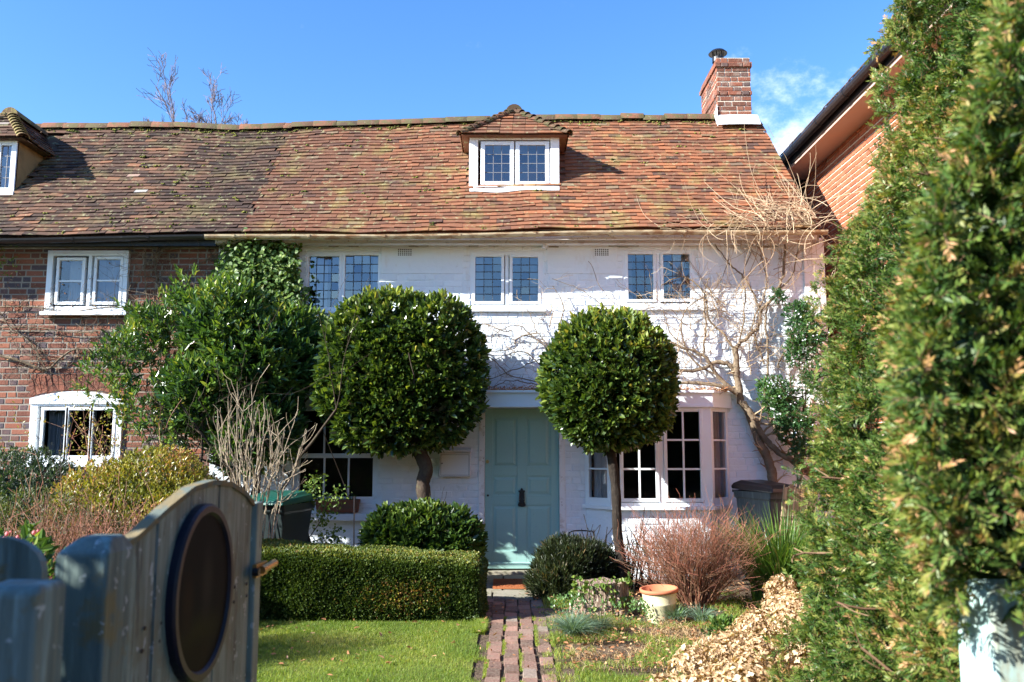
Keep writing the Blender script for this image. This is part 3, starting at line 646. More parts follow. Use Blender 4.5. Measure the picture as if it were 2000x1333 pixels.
# upper windows
def sash_px(l): return [(WX(a, 550), WX(b, 550), WZ(d), WZ(c)) for (a, c, b, d) in l]
yW = WY + .02
window(cot, *uw[0][:2], uw[0][2], uw[0][3], yW - .01, sash_px([(602, 501, 661, 600), (673, 499, 738, 600)]), (4, 6), 'glass_sky', curt=[(WX(604), WX(628), 'curtain'), (WX(718), WX(737), 'curtain')], fw=.028, tilt=.009, label='left upper leaded window')
window(cot, *uw[1][:2], uw[1][2], uw[1][3], yW - .02, sash_px([(928, 502, 979, 589), (1001, 503, 1051, 589)]), (3, 6), 'glass_sky', curt=[(WX(928), WX(944), 'curtain'), (WX(1036), WX(1051), 'curtain')], fw=.045, tilt=.006)
window(cot, *uw[2][:2], uw[2][2], uw[2][3], yW - .02, sash_px([(1227, 497, 1276, 585), (1296, 496, 1351, 584)]), (3, 6), 'glass_sky', curt=[(WX(1228), WX(1242), 'curtain'), (WX(1322), WX(1350), 'curtain')], fw=.045, tilt=.006)
# lower-left sash window
lwo = window(cot, lw[0], lw[1], lw[2], lw[3], yW + .01, [(WX(585, 890), WX(728, 890), WZ(971), WZ(895)), ], (3, 1), 'glass_dark', lead=False, fw=.05, tilt=.003)
g = Geo(); a, b, c, d = WX(585, 850), WX(728, 850), WZ(886), WZ(803); rect_frame(g, a - .03, b + .03, c - .03, d + .03, yW - .005, yW + .04, .03); g.build('sash', M['white_paint'], lwo, bevel=.003)
g = Geo(); pane_grid(g, a, b, c, d, yW + .02, 3, 1, .003); g.build('glass', M['glass_dark'], lwo)
lone_bars(a, b, c, d, yW + .004, yW + .03, 3, 1, .02, 'white_paint', lwo)
g = Geo(); g.box(lw[0] - .03, WX(738, 1000) + .03, WY - .14, WY + .01, WZ(1016), WZ(1002)); g.build('stone_sill', M['white_wall'], lwo, bevel=.01)
# door
dy = WY + .03
g = Geo(); g.box(DX0, DX1, dy, dy + .05, DZ0 + .02, DZ1 - .005)
door = g.build('door', M['door'], cot, bevel=.003)
def zf(py): return WZ(py)
pan = [(963, 815, 1010, 912), (1028, 815, 1074, 912), (962, 930, 1009, 968), (1029, 930, 1075, 968), (962, 987, 1009, 1077), (1029, 987, 1076, 1077)]
g = Geo()
cols_ = [(DX0, WX(962, 940)), (WX(1010, 940), WX(1028, 940)), (WX(1076, 940), DX1)]
for a, b in cols_: g.box(a, b, dy - .012, dy + .001, DZ0 + .02, DZ1 - .005)
for zt, zb in ((798, 815), (912, 930), (968, 987), (1077, 1112)):
    for a, b in ((cols_[0][1], cols_[1][0]), (cols_[1][1], cols_[2][0])): g.box(a, b, dy - .0115, dy + .001, zf(zb), min(zf(zt), DZ1 - .005))
g.build('door_stile', M['door'], door, bevel=.003)
for (a, c, b, d) in pan:
    g = Geo(); x0, x1, z0, z1 = WX(a, 940) + .018, WX(b, 940) - .018, zf(d) + .018, zf(c) - .018; i = .03
    for (q, yy) in ((.0, dy - .001),): pass
    g.add([(x0, dy, z0), (x1, dy, z0), (x1, dy, z1), (x0, dy, z1), (x0 + i, dy - .009, z0 + i), (x1 - i, dy - .009, z0 + i), (x1 - i, dy - .009, z1 - i), (x0 + i, dy - .009, z1 - i)],
          [(4, 5, 6, 7), (0, 1, 5, 4), (1, 2, 6, 5), (2, 3, 7, 6), (3, 0, 4, 7)]); g.build('door_panel', M['door'], door)
g = Geo(); g.prism([(DX0, dy - .012, DZ0 + .10), (DX0, dy - .05, DZ0 + .075), (DX0, dy - .05, DZ0 + .03), (DX0, dy - .012, DZ0 + .02)], (DX1 - DX0, 0, 0)); g.build('weatherboard', M['door'], door)
# knocker: urn outline
k = P(1019, 972, dy); g = Geo(); prof = [(.0, .115), (.012, .105), (.016, .088), (.04, .083), (.04, .072), (.018, .066), (.03, .05), (.028, .02), (.022, -.02), (.034, -.06), (.05, -.09), (.03, -.105), (.0, -.11)]
poly = [Vector((k.x + a, dy - .014, k.z + b)) for a, b in prof] + [Vector((k.x - a, dy - .014, k.z + b)) for a, b in reversed(prof[1:-1])]
g.prism(poly, (0, -.022, 0)); g.tube([(k.x - .025, dy - .04, k.z + .05), (k.x - .032, dy - .055, k.z - .03), (k.x, dy - .06, k.z - .085), (k.x + .032, dy - .055, k.z - .03), (k.x + .025, dy - .04, k.z + .05)], .007, 6)
g.build('knocker', M['iron'], door, bevel=.003)
for px, py, mt, rr in ((952, 902, 'brass', .022), (953, 968, 'iron', .014)):
    k = P(px, py, dy); g = Geo(); g.tube([(k.x, dy - .01, k.z), (k.x, dy - .03, k.z)], [rr, rr * .9], 14); g.build('lock', M[mt], door)
g = Geo(); g.box(DX0 - .075, DX0 - .003, WY - .018, WY + .09, 0, DZ1 + .05); g.box(DX1 + .003, DX1 + .075, WY - .018, WY + .09, 0, DZ1 + .05); g.box(DX0 - .003, DX1 + .003, WY - .016, WY + .09, DZ1 + .004, DZ1 + .05)
g.build('door_frame', M['old_white_paint'], cot, bevel=.004)
g = Geo(); g.box(DX0 - .07, DX1 + .07, WY - .12, WY + .12, .0, DZ0 + .01); g.build('door_step', M['paving'], cot, bevel=.008)
# canopy shelf over the door running into the bay cornice
zc0, zc1 = WZ(800), WZ(768)
yb = 10.15
g = Geo()
def corn(y, za, zb, out=0):
    ang = out * .7
    pl = [(DX0 - .08, WY, za), (DX0 - .08, yb - .03 - out, za), (2.36 + ang * .5, yb - .03 - out, za), (2.68 + ang, WY, za)]
    g.prism([Vector(p) for p in pl], (0, 0, zb - za))
corn(0, zc0 + .01, zc0 + .035, .012); corn(0, zc0 + .035, zc1 - .02, .0); corn(0, zc1 - .02, zc1 + .008, .035)
cor = g.build('canopy', M['white_paint'], cot, bevel=.004)
g = Geo(); n = 2600; C = np.stack([rng.uniform(DX0 - .08, 2.6, n), rng.uniform(10.12, 10.5, n), np.full(n, zc1 + .012) + rng.random(n) * .05 * np.clip(.5 + .7 * np.sin(rng.uniform(0, 6, n)), 0, 1)], 1)
leaves(g, C, unit(rng.normal(size=(n, 3)) * [1, 1, .35]), rdir(n), rng.uniform(.02, .07, n), rng.uniform(.004, .02, n), rng.random(n)); g.build('leaf_debris', M['debris'], cot)
cor_d = bpy.data.objects['leaf_debris']; cor_d['kind'] = 'stuff'
# bay window
zb0, zb1 = WZ(990, yb), WZ(800, yb)
g = Geo(); pl = [(bayL + .02, WY, -.05), (1.19, yb + .03, -.05), (2.31, yb + .03, -.05), (bayR - .02, WY, -.05)]
g.prism([Vector(p) for p in pl], (0, 0, zb0 + .05)); bw = g
brick_rows(g, 1.2, 2.3, 0, zb0 - .04, yb + .029, [], L=.235, H=.078, J=.010, proud=.0062, jit=.0034, round_=.004, smallj=1.2)
bay = g.build('bay_window', M['white_wall'], cot, label='white bay window right of the door')
g = Geo(); pl = [(bayL - .03, WY, zb0 - .035), (1.155, yb - .05, zb0 - .035), (2.345, yb - .05, zb0 - .035), (bayR + .03, WY, zb0 - .035)]; g.prism([Vector(p) for p in pl], (0, 0, .04)); g.build('sill', M['white_paint'], bay, bevel=.006)
g = Geo()
fz0, fz1 = zb0 + .005, zc0 + .012
def post(x, y, w_, d_): g.box(x - w_, x + w_, y - d_, y + d_, fz0, fz1)
post(1.185, yb + .03, .035, .035); post(2.285, yb + .03, .055, .035); mullx = (WX(1281, 880, yb) + WX(1301, 880, yb)) / 2; post(mullx, yb + .035, .03, .03)
g.box(1.19, 2.29, yb + .002, yb + .06, fz0 - .002, fz0 + .04); g.box(1.19, 2.29, yb + .003, yb + .06, fz1 - .055, fz1 - .001)
g.build('frame', M['white_paint'], bay, bevel=.004)
zs0, zs1 = WZ(974, yb), WZ(800, yb)
for (a, b) in ((WX(1217, 880, yb), WX(1280, 880, yb)), (WX(1303, 880, yb), WX(1367, 880, yb))):
    g = Geo(); rect_frame(g, a - .04, b + .04, zs0 - .04, zs1 + .02, yb - .008, yb + .04, .04, wt=.035); g.build('sash', M['white_paint'], bay, bevel=.004)
    g = Geo(); bars(g, a, b, zs0, zs1 - .02, yb + .0, yb + .028, 2, 3, .022); g.build('glazing_bar', M['white_paint'], bay, bevel=.002)
    g = Geo(); pane_grid(g, a, b, zs0, zs1, yb + .018, 2, 3, .004); g.build('glass', M['glass_dark'], bay)
for (A, B) in (((bayL + .03, WY), (1.165, yb + .04)), ((2.32, yb + .04), (bayR - .03, WY))):
    A = Vector((*A, 0)); B = Vector((*B, 0)); d = (B - A).normalized(); nrm = Vector((d.y, -d.x, 0)); Ln = (B - A).length
    def ob(gg, s0, s1, z0, z1, th=.02, off=0): gg.obox(A + d * (s0 + s1) / 2 + nrm * off + Vector((0, 0, (z0 + z1) / 2)), d * (s1 - s0) / 2, nrm * th, (0, 0, (z1 - z0) / 2))
    g = Geo(); ob(g, 0, .06, fz0, fz1, .025); ob(g, Ln - .05, Ln, fz0, fz1, .025); ob(g, .06, Ln - .05, fz0, zs0 - .002, .023); ob(g, .06, Ln - .05, fz1 - .05, fz1, .023)
    for k in (1, 2): z = zs0 + (fz1 - .05 - zs0) * k / 3; ob(g, .06, Ln - .05, z - .011, z + .011, .012, .002)
    g.build('frame', M['white_paint'], bay, bevel=.003)
    g = Geo(); a_, b_ = A + d * .06, A + d * (Ln - .05); g.quad((a_.x, a_.y, zs0), (b_.x, b_.y, zs0), (b_.x, b_.y, fz1 - .05), (a_.x, a_.y, fz1 - .05)); g.build('glass', M['glass_mid'], bay)
    g = Geo(); n = 24
    for i in range(n - 1):
        s0, s1 = .05 + (Ln - .08) * i / n, .05 + (Ln - .08) * (i + 1) / n
        p0 = A + d * s0 - nrm * (.08 + .012 * math.sin(i * 1.3)); p1 = A + d * s1 - nrm * (.08 + .012 * math.sin((i + 1) * 1.3))
        g.quad((p0.x, p0.y, zs0 - .02), (p1.x, p1.y, zs0 - .02), (p1.x, p1.y, fz1 - .05), (p0.x, p0.y, fz1 - .05))
    g.build('curtain', M['curtain_dark'], bay, smooth=True)
# dormer
x0, x1 = DX; z0, z1 = WZ(369, yd), WZ(266, yd)
g = Geo()
for (a, b) in ((x0, x0 + .03), (x1 - .03, x1)): g.box(a, b, yd + .02, 12.0, z0 - .1, z1 - .02)
g.box(x0 + .03, x1 - .03, 11.95, 12.0, z0, z1 - .05); g.box(x0 + .03, x1 - .03, yd + .05, 12.0, z1 - .05, z1 - .03)
dor = g.build('dormer', M['old_white_paint'], cot, label='small hipped dormer with two leaded casements in the middle of the roof')
g = Geo(); g.box(x0 - .01, x0 + .105, yd, yd + .06, z0 - .02, z1); g.box(x1 - .105, x1 + .01, yd, yd + .06, z0 - .02, z1); g.box(x0 + .105, x1 - .105, yd + .004, yd + .06, z1 - .05, z1)
g.box(x0 + .05, x1 - .05, yd - .04, yd + .04, z0 - .02, z0 + .025); g.build('casing', M['old_white_paint'], dor, bevel=.005)
for (a, b) in ((947, 996), (1015, 1065)):
    s = (WX(a, 318, yd), WX(b, 318, yd), WZ(354, yd), WZ(283, yd))
    g = Geo(); rect_frame(g, s[0] - .055, s[1] + .055, s[2] - .045, s[3] + .05, yd + .008, yd + .05, .055, .045, .05); g.build('sash', M['white_paint'], dor, bevel=.004)
    g = Geo(); pane_grid(g, *s, yd + .03, 3, 4, .012); g.build('glass', M['glass_sky'], dor)
    g = Geo(); bars(g, *s, yd + .024, yd + .034, 3, 4, .009); g.build('leading', M['lead'], dor)
g = Geo(); xs = np.linspace(x0 - .0, x1 + .0, 18)
zr_ = lambda x, y: roof_pt(x, (y - YE) / (YR - YE))[2] + .045
for a, b in zip(xs[:-1], xs[1:]):
    ya, yb_ = yd - .125 + .012 * math.sin(a * 9), yd - .125 + .012 * math.sin(b * 9)
    V = [(a, ya, zr_(a, ya)), (b, yb_, zr_(b, yb_)), (b, yd - .07, zr_(b, yd - .07)), (a, yd - .07, zr_(a, yd - .07))]
    g.add(V + [(p[0], p[1], p[2] - .007) for p in V], [(0, 1, 2, 3), (4, 5, 1, 0)])
g.build('flashing', M['leadwhite'], dor)
g = Geo(); g.box(x0 + .03, x1 - .03, yd - .075, yd + .02, z0 - .09, z0 - .022); g.build('apron', M['lead'], dor)
# dormer roof : hipped front, two sides
E = .10; ze = WZ(262, yd - E); pk = P(1003, 218, 11.2); hw = (x1 - x0) / 2 + .11; xm = (x0 + x1) / 2; pk.x = xm
yb2 = 11.97
def tri_field(g, A, B, T1, T2, rows, tw=.165):
    """tiles on a quad face: eave A->B, top T1..T2"""
    A, B, T1, T2 = map(Vector, (A, B, T1, T2)); nrm = (B - A).cross(T1 - A).normalized()
    if nrm.z < 0: nrm = -nrm
    for r in range(rows):
        s = r / rows; s1 = min(s + 1.75 / rows, 1.05); L = A.lerp(T1, s); Rr = B.lerp(T2, s); L1 = A.lerp(T1, s1); R1 = B.lerp(T2, s1); wd = (Rr - L).length
        n = max(1, int(wd / tw)); dr = (Rr - L).normalized(); upv = ((L1 + R1) / 2 - (L + Rr) / 2); upv -= dr * upv.dot(dr)
        x = -(r % 2) * tw / 2
        while x < wd:
            a, b = max(x + .002, 0), min(x + tw - .002, wd); x += tw
            if b - a < .03: continue
            lj = .036 + rng.normal() * .003; th = .013; sg = -.012 * math.sin(math.pi * (a / max(wd, .01)))
            p0 = L + dr * a - upv * .08 + nrm * (lj + sg); p1 = L + dr * b - upv * .08 + nrm * (lj + sg + rng.normal() * .002)
            mid = (a + b) / 2
            q0 = L + dr * a + upv + nrm * .003; q1 = L + dr * b + upv + nrm * .003
            g.add([tuple(p0), tuple(p1), tuple(q1), tuple(q0), tuple(p0 - nrm * th), tuple(p1 - nrm * th)], [(0, 1, 2, 3), (4, 5, 1, 0)], t=[(0, 3, 4), (1, 5, 2)], r=vary_red())
def dormer_roof(parent, xm, hw, ye, ze, pk, yback, zpk, m, mr, rows=8, bonnets=9):
    g = Geo(); A = (xm - hw, ye, ze); B = (xm + hw, ye, ze); T = (xm, pk.y, pk.z); K = (xm, yback, zpk)
    ysd = YE + (ze - 4.106) / 1.07 + .02
    tri_field(g, A, B, T, T, rows); tri_field(g, (xm - hw, ysd + .1, ze), A, K, T, rows); tri_field(g, B, (xm + hw, ysd + .1, ze), T, K, rows)
    for q in ([A, B, T], [A, T, K, (xm - hw, ysd, ze)], [B, (xm + hw, ysd, ze), K, T]):
        c = [tuple(Vector(p) - Vector((0, 0, .012))) for p in q]
        g.add(c, [(0, 1, 2, 3)] if len(c) == 4 else None, t=[(0, 1, 2)] if len(c) == 3 else None)
    g.add([(xm - hw, ye, ze - .014), (xm + hw, ye, ze - .014), (xm + hw, ysd, ze - .014), (xm - hw, ysd, ze - .014)], [(0, 1, 2, 3)])
    o = g.build('dormer_roof', m, parent)
    g = Geo()
    for sgn in (-1, 1):
        a = Vector((xm + sgn * hw, ye, ze)); b = Vector(T); ax = (b - a).normalized(); Ln = (b - a).length
        side = ax.cross(Vector((0, 0, 1))).normalized(); up = side.cross(ax)
        if up.z < 0: up = -up
        for i in range(bonnets):
            s = a + ax * (Ln * i / bonnets - .03); V = []; n = 7
            for (d, rr, lf) in ((0, .078, .034), (Ln / bonnets * 1.7, .06, .002)):
                c = s + ax * d + up * (lf - .03)
                for j in range(n + 1):
                    an = math.pi * j / n; V.append(tuple(c + side * math.cos(an) * rr + up * math.sin(an) * rr * .85))
                if d == 0:
                    for j in range(n + 1):
                        an = math.pi * j / n; V.append(tuple(c + side * math.cos(an) * (rr - .014) + up * math.sin(an) * (rr - .014) * .85))
            k = n + 1; g.add(V, [(j, j + 1, 2 * k + j + 1, 2 * k + j) for j in range(n)] + [(j, j + 1, k + j + 1, k + j) for j in range(n)], r=rng.uniform(0, 1))
    # ridge with a rounded end tile
    n = 9; V = []
    for (yy, zz, rr) in ((T[1] - .05, T[2] - .03, .115), (K[1], K[2] - .03, .10)):
        for j in range(n + 1):
            an = math.pi * j / n; V.append((xm - math.cos(an) * rr, yy, zz + math.sin(an) * rr))
    g.add(V, [(j, j + 1, n + 2 + j, n + 1 + j) for j in range(n)], t=[(0, j + 1, j) for j in range(1, n)], r=.3)
    g.build('hip_tile', mr, o)
    return o
dormer_roof(dor, xm, hw, yd - E, ze, pk, yb2, pk.z, M['tile_red'], M['ridge'])
# chimney
cx0, cx1 = P(1401, 180, 11.98).x, P(1467, 180, 11.98).x; cy0, cy1 = 11.98, 13.0; cz0 = 5.7; cz1 = WZ(113, 11.98)
g = Geo(); g.box(cx0 + .004, cx1 - .004, cy0 + .004, cy1 - .004, cz0, cz1 - .003)
chim = g.build('chimney', M['pale_mortar'], cot, label='red brick chimney stack at the right end of the ridge')
def ring(g, x0, x1, y0, y1, za, zb, inset):
    h = Geo(); brick_rows(h, x0 - inset, x1 + inset, za, zb, y0 - inset, [], L=.22, H=.074, J=.014, proud=.004, jit=.0012, flem=True)
    g.v += h.v; off = g.n
    for f in h.f4: g.f4.append(f + off)
    g.r4 += h.r4; g.n += h.n
    h = Geo(); brick_rows(h, 0, (y1 - y0) + 2 * inset, za, zb, 0, [], L=.22, H=.074, J=.014, proud=.004, jit=.0012, flem=True)
    for vv in h.v:
        q = vv.copy(); q2 = np.stack([x0 - inset + q[:, 1], y1 + inset - q[:, 0], q[:, 2]], 1); g.v.append(q2)
    off = g.n
    for f in h.f4: g.f4.append(f + off)
    g.r4 += h.r4; g.n += h.n
g = Geo(); ring(g, cx0, cx1, cy0, cy1, cz0, cz1 - .15, 0); g.box(cx0 - .02, cx1 + .02, cy0 - .02, cy1 + .02, cz1 - .148, cz1 - .074); ring(g, cx0, cx1, cy0, cy1, cz1 - .146, cz1 - .074, .024)
ring(g, cx0, cx1, cy0, cy1, cz1 - .072, cz1, .0); ring(g, cx0, cx1, cy0, cy1, cz0 + .9, cz0 + .97, .012)
g.build('brickwork', M['chimney_brick'], chim)
g = Geo(); c = P(1402, 105, 12.12); c.z = cz1 - .01
g.lathe(c, [(.085, 0), (.085, .07), (.08, .07)], 20); 
for k in range(6):
    a = k * math.pi / 3; g.box(c.x + .075 * math.cos(a) - .006, c.x + .075 * math.cos(a) + .006, c.y + .075 * math.sin(a) - .006, c.y + .075 * math.sin(a) + .006, c.z + .06, c.z + .14)
g.lathe(c, [(.135, .125), (.14, .135), (.10, .175), (.04, .195), (.001, .2)], 20); g.lathe(c, [(.135, .125), (.001, .14)], 20); g.build('cowl', M['iron'], chim, smooth=False)
g = Geo()
for i in range(6):
    a, b = cx0 - .06 + (cx1 - cx0 + .14) * i / 6, cx0 - .06 + (cx1 - cx0 + .14) * (i + 1) / 6
    zz = lambda x: roof_pt(x, .93)[2] + .035
    g.add([(a, cy0 - .16, zz(a) - .06), (b, cy0 - .16, zz(b) - .06), (b, cy0 - .01, zz(b) + .14), (a, cy0 - .01, zz(a) + .14)], [(0, 1, 2, 3)])
g.prism([Vector((cx0 - .012, cy0 - .05, 5.95)), Vector((cx0 - .012, cy0 - .02, 6.45)), Vector((cx0 - .012, cy0 + .22, 6.3)), Vector((cx0 - .012, cy0 + .1, 6.0))], (-.008, 0, 0))
g.build('flashing', M['leadwhite'], chim)

# ================================================================== BRICK COTTAGE (left neighbour)
bc = thing('brick_cottage', 'old red brick cottage with dark brown tiled roof adjoining at left', 'house', loc=(0, 0, 0))
X0 = -11.0
bu = (WX(94, 550), WX(252, 550), WZ(611), WZ(491)); bl = (WX(60, 830), WX(240, 830), WZ(905), WZ(770))
bh = [bu, (bl[0], bl[1], bl[2], bl[3] - .06)]
g = Geo(); wall_sheet(g, X0, XW0, -.1, ZT, WY + .004, bh, .13); g.box(X0, XW0, 14.0, 14.1, 0, 4.2); g.build('mortar_wall', M['mortar'], bc)
g = Geo(); brick_rows(g, X0, XW0, 0, ZT - .16, WY + .004, bh, L=.228, H=.0755, J=.015, proud=.0045, jit=.001); g.build('wall', M['brick'], bc)
g = Geo(); g.box(X0, XW0, WY - .02, WY + .01, ZT - .16, ZT); g.build('eaves_board', M['render_grey'], bc)
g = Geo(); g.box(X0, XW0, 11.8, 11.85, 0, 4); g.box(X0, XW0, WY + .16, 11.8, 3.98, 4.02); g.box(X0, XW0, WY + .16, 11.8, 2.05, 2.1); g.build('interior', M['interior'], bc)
window(bc, bu[0], bu[1], bu[2] , bu[3], WY - .05, [(WX(119, 550), WX(163, 550), WZ(591), WZ(511)), (WX(192, 550), WX(237, 550), WZ(591), WZ(509))], (1, 2), 'glass_mid', lead=False, fw=.07, tilt=.004, curt=[(WX(110), WX(240), 'curtain_dark')], label='white casement window under the eaves')
lwn = window(bc, bl[0], bl[1], bl[2], bl[3] - .06, WY - .03, [(WX(88, 830), WX(129, 830), WZ(900), WZ(802)), (WX(136, 830), WX(177, 830), WZ(900), WZ(802)), (WX(184, 830), WX(222, 830), WZ(900), WZ(802))], (1, 1), 'glass_dark', lead=False, fw=.09, tilt=.003, curt=[(WX(86), WX(120), 'curtain_dark')], label='arched white window behind the golden shrub')
# arched head board of lower window
g = Geo(); n = 14; za = bl[3] - .075; V = []; xm2 = (bl[0] + bl[1]) / 2; hw2 = (bl[1] - bl[0]) / 2
poly = [Vector((bl[0] - .01, WY - .045, za - .05))] + [Vector((xm2 + (-1 + 2 * i / n) * (hw2 + .01), WY - .045, za + .02 + .085 * (1 - (-1 + 2 * i / n) ** 2))) for i in range(n + 1)] + [Vector((bl[1] + .01, WY - .045, za - .05))]
g.prism(poly, (0, .05, 0)); g.build('arched_head', M['white_paint'], lwn, bevel=.003)
g = Geo(); na = 17
for i in range(na):
    t = -1 + 2 * (i + .5) / na; x = xm2 + t * (hw2 + .05); z = za + .035 + .085 * (1 - t * t); an = -t * .32
    g.obox((x, WY - .004, z + .11), (.032 * math.cos(an), 0, .032 * math.sin(an)), (0, .006, 0), (-.1 * math.sin(an), 0, .1 * math.cos(an)), r=rng.uniform(0, .45))
g.build('brick_arch', M['brick'], bc)
# roof
LD0 = P(-60, 300, yd).x; LD1 = P(32, 300, yd).x
def in_ld(x, s):
    p = roof_pt(x, s); return LD0 - .03 < x < LD1 + .03 and p[1] > yd + .02 and p[2] < 5.98
g = Geo(); sheet(g, X0, XB, roof_pt)
def vary_brown(x=-5): return float(np.clip(rng.beta(1.8, 2.0) * (1 - .45 * math.exp(-((x + 3.6) / .8) ** 2)), 0, .97) if rng.random() > .0025 else 1.0)
tile_field(g, X0, XB + .1, ROWS, in_ld, right=lambda q: XB + .05 * math.sin(q * 47) - .04, rv=vary_brown)
for i in range(10):
    a, b = X0 + (XB - X0) * i / 10, X0 + (XB - X0) * (i + 1) / 10
    g.quad((a, YR, ridge_z(a) + .01), (b, YR, ridge_z(b) + .01), (b, 14.3, 4.1), (a, 14.3, 4.1))
broof = g.build('roof', M['tile_brown'], bc)
g = Geo(); ridge_tiles(g, X0, XB, lambda x: (x, YR, ridge_z(x) + .03)); g.build('ridge_tile', M['ridge'], broof, smooth=True)
moss(broof, 380, -8, XB, .6, .85)
gutter(bc, X0, WX(424, 460), M['black_paint'], rad=.055)
g = Geo(); g.box(X0, XW0, WY - .10, WY - .02, 3.98, 4.05); g.build('soffit', M['black_paint'], bc)
# dormer of the neighbour
z0, z1 = WZ(377, yd), WZ(272, yd)
g = Geo(); g.box(LD1 - .03, LD1, yd + .02, 12.0, z0 - .1, z1 - .02); g.box(LD0, LD0 + .03, yd + .02, 12.0, z0 - .1, z1 - .02); g.box(LD0 + .03, LD1 - .03, 11.95, 12, z0, z1 - .05); g.box(LD0 + .03, LD1 - .03, yd + .05, 12, z1 - .05, z1 - .03)
ld = g.build('dormer', mat('ochre_render', (.33, .22, .09), .85, .2, layers=[(4, .45, .65, (.16, .11, .05), .8)], bump=(30, .3, .005)), bc)
g = Geo(); rect_frame(g, LD0, LD1, z0, z1, yd, yd + .05, .07); g.box(LD0 - .05, LD1 + .03, yd - .06, yd + .03, z0 - .05, z0 - .002); g.build('casing', M['white_paint'], ld, bevel=.004)
for (a, b) in ((-45, -18), (0, 22)):
    s = (WX(a, 320, yd), WX(b, 320, yd), WZ(368, yd), WZ(283, yd))
    g = Geo(); rect_frame(g, s[0] - .04, s[1] + .04, s[2] - .03, s[3] + .03, yd + .006, yd + .04, .035); g.build('sash', M['white_paint'], ld)
    g = Geo(); pane_grid(g, *s, yd + .03, 2, 4, .012); g.build('glass', M['glass_sky'], ld); g = Geo(); bars(g, *s, yd + .024, yd + .034, 2, 4, .009); g.build('leading', M['lead'], ld)
lpk = P(0, 224, 11.2); lpk.x = (LD0 + LD1) / 2; lpk.z = WZ(224, 11.2)
dormer_roof(ld, lpk.x, (LD1 - LD0) / 2 + .13, yd - .1, WZ(268, yd - .1), lpk, 11.95, lpk.z, M['tile_brown'], mat('old_hip', rough=.9, spec=.2, ramp=[(0, (.10, .07, .04)), (1, (.2, .12, .07))], layers=[(8, .42, .56, (.22, .19, .07), .9)], bump=(40, .7, .01)))

# ================================================================== BRICK HOUSE (right)
rh = thing('brick_house', 'tall orange brick house side wall with black gutter, above the yew hedge', 'house')
XR = 4.36; YF = 12.35; ZE = 5.50
g = Geo(); g.box(XR + .004, XR + 6, 1.0, YF, 0, ZE + .1); g.build('mortar_wall', M['pale_mortar'], rh)
g = Geo(); h = Geo(); brick_rows(h, 0, YF - 1.0, 0, ZE, 0, [], L=.228, H=.0755, J=.014, proud=.006, jit=.001)
for vv in h.v: g.v.append(np.stack([XR + vv[:, 1], YF - vv[:, 0], vv[:, 2]], 1))
g.f4 = h.f4; g.r4 = h.r4; g.n = h.n; g.build('wall', M['orange_brick'], rh)
g = Geo(); g.box(XR - .34, XR + .1, 1.0, YF + .1, ZE - .02, ZE); g.box(XR - .365, XR - .34, 1.0, YF + .1, ZE - .02, ZE + .14); g.build('soffit', M['soffit'], rh, bevel=.004)
g = Geo(); g.box(XR - .39, XR - .366, 1.0, YF + .13, ZE + .02, ZE + .17); g.tube([(XR - .45, 1.0, ZE + .13), (XR - .45, YF + .1, ZE + .13)], .062, 12); 
for yy in np.arange(1.5, YF, .9): g.tube([(XR - .45, yy, ZE + .13), (XR - .45, yy + .09, ZE + .13)], .068, 12)
g.build('gutter', M['black_paint'], rh, smooth=False)
g = Geo(); g.prism([Vector((XR - .40, YF + .1, ZE - .01)), Vector((XR - .40, YF + .1, ZE + .22)), Vector((XR + .4, YF + .1, ZE + .8)), Vector((XR + .5, YF + .1, ZE - .01))], (0, .03, 0)); g.build('bargeboard', M['black_paint'], rh)
def rfn(a, s, lift=0): return (XR - .46 + 3.2 * s - lift * .55, YF + .12 - a, ZE + .2 + 2.4 * s + lift * .8)
g = Geo(); 
for r in range(30):
    a = -(r % 2) * .08
    while a < 11:
        s0 = r / 30; lj = .024 + rng.normal() * .003; p = [rfn(a, s0, lj), rfn(a + .16, s0, lj), rfn(a + .16, s0 + .06, .004), rfn(a, s0 + .06, .004), rfn(a, s0, lj - .014), rfn(a + .16, s0, lj - .014)]
        if r < 6: g.add(p, [(0, 1, 2, 3), (4, 5, 1, 0)], r=rng.uniform(0, 1))
        a += .165
g.quad(rfn(0, 0), rfn(11, 0), rfn(11, 1), rfn(0, 1)); g.quad(rfn(0, 1), rfn(11, 1), (XR + 6, YF - 11, ZE), (XR + 6, YF + .1, ZE)); g.build('roof', M['tile_brown'], rh)
g = Geo(); g.box(3.90, XR + 1.5, 12.5, 12.8, 0, 5.5); tag(g.build('gap_filler', mat('gap_dark', (.03, .027, .025), .9, .1), None, bevel=.01), 'dark filler for the gap between cottage and brick house', 'wall')  # added near-black slab standing in for the dark gap between the houses

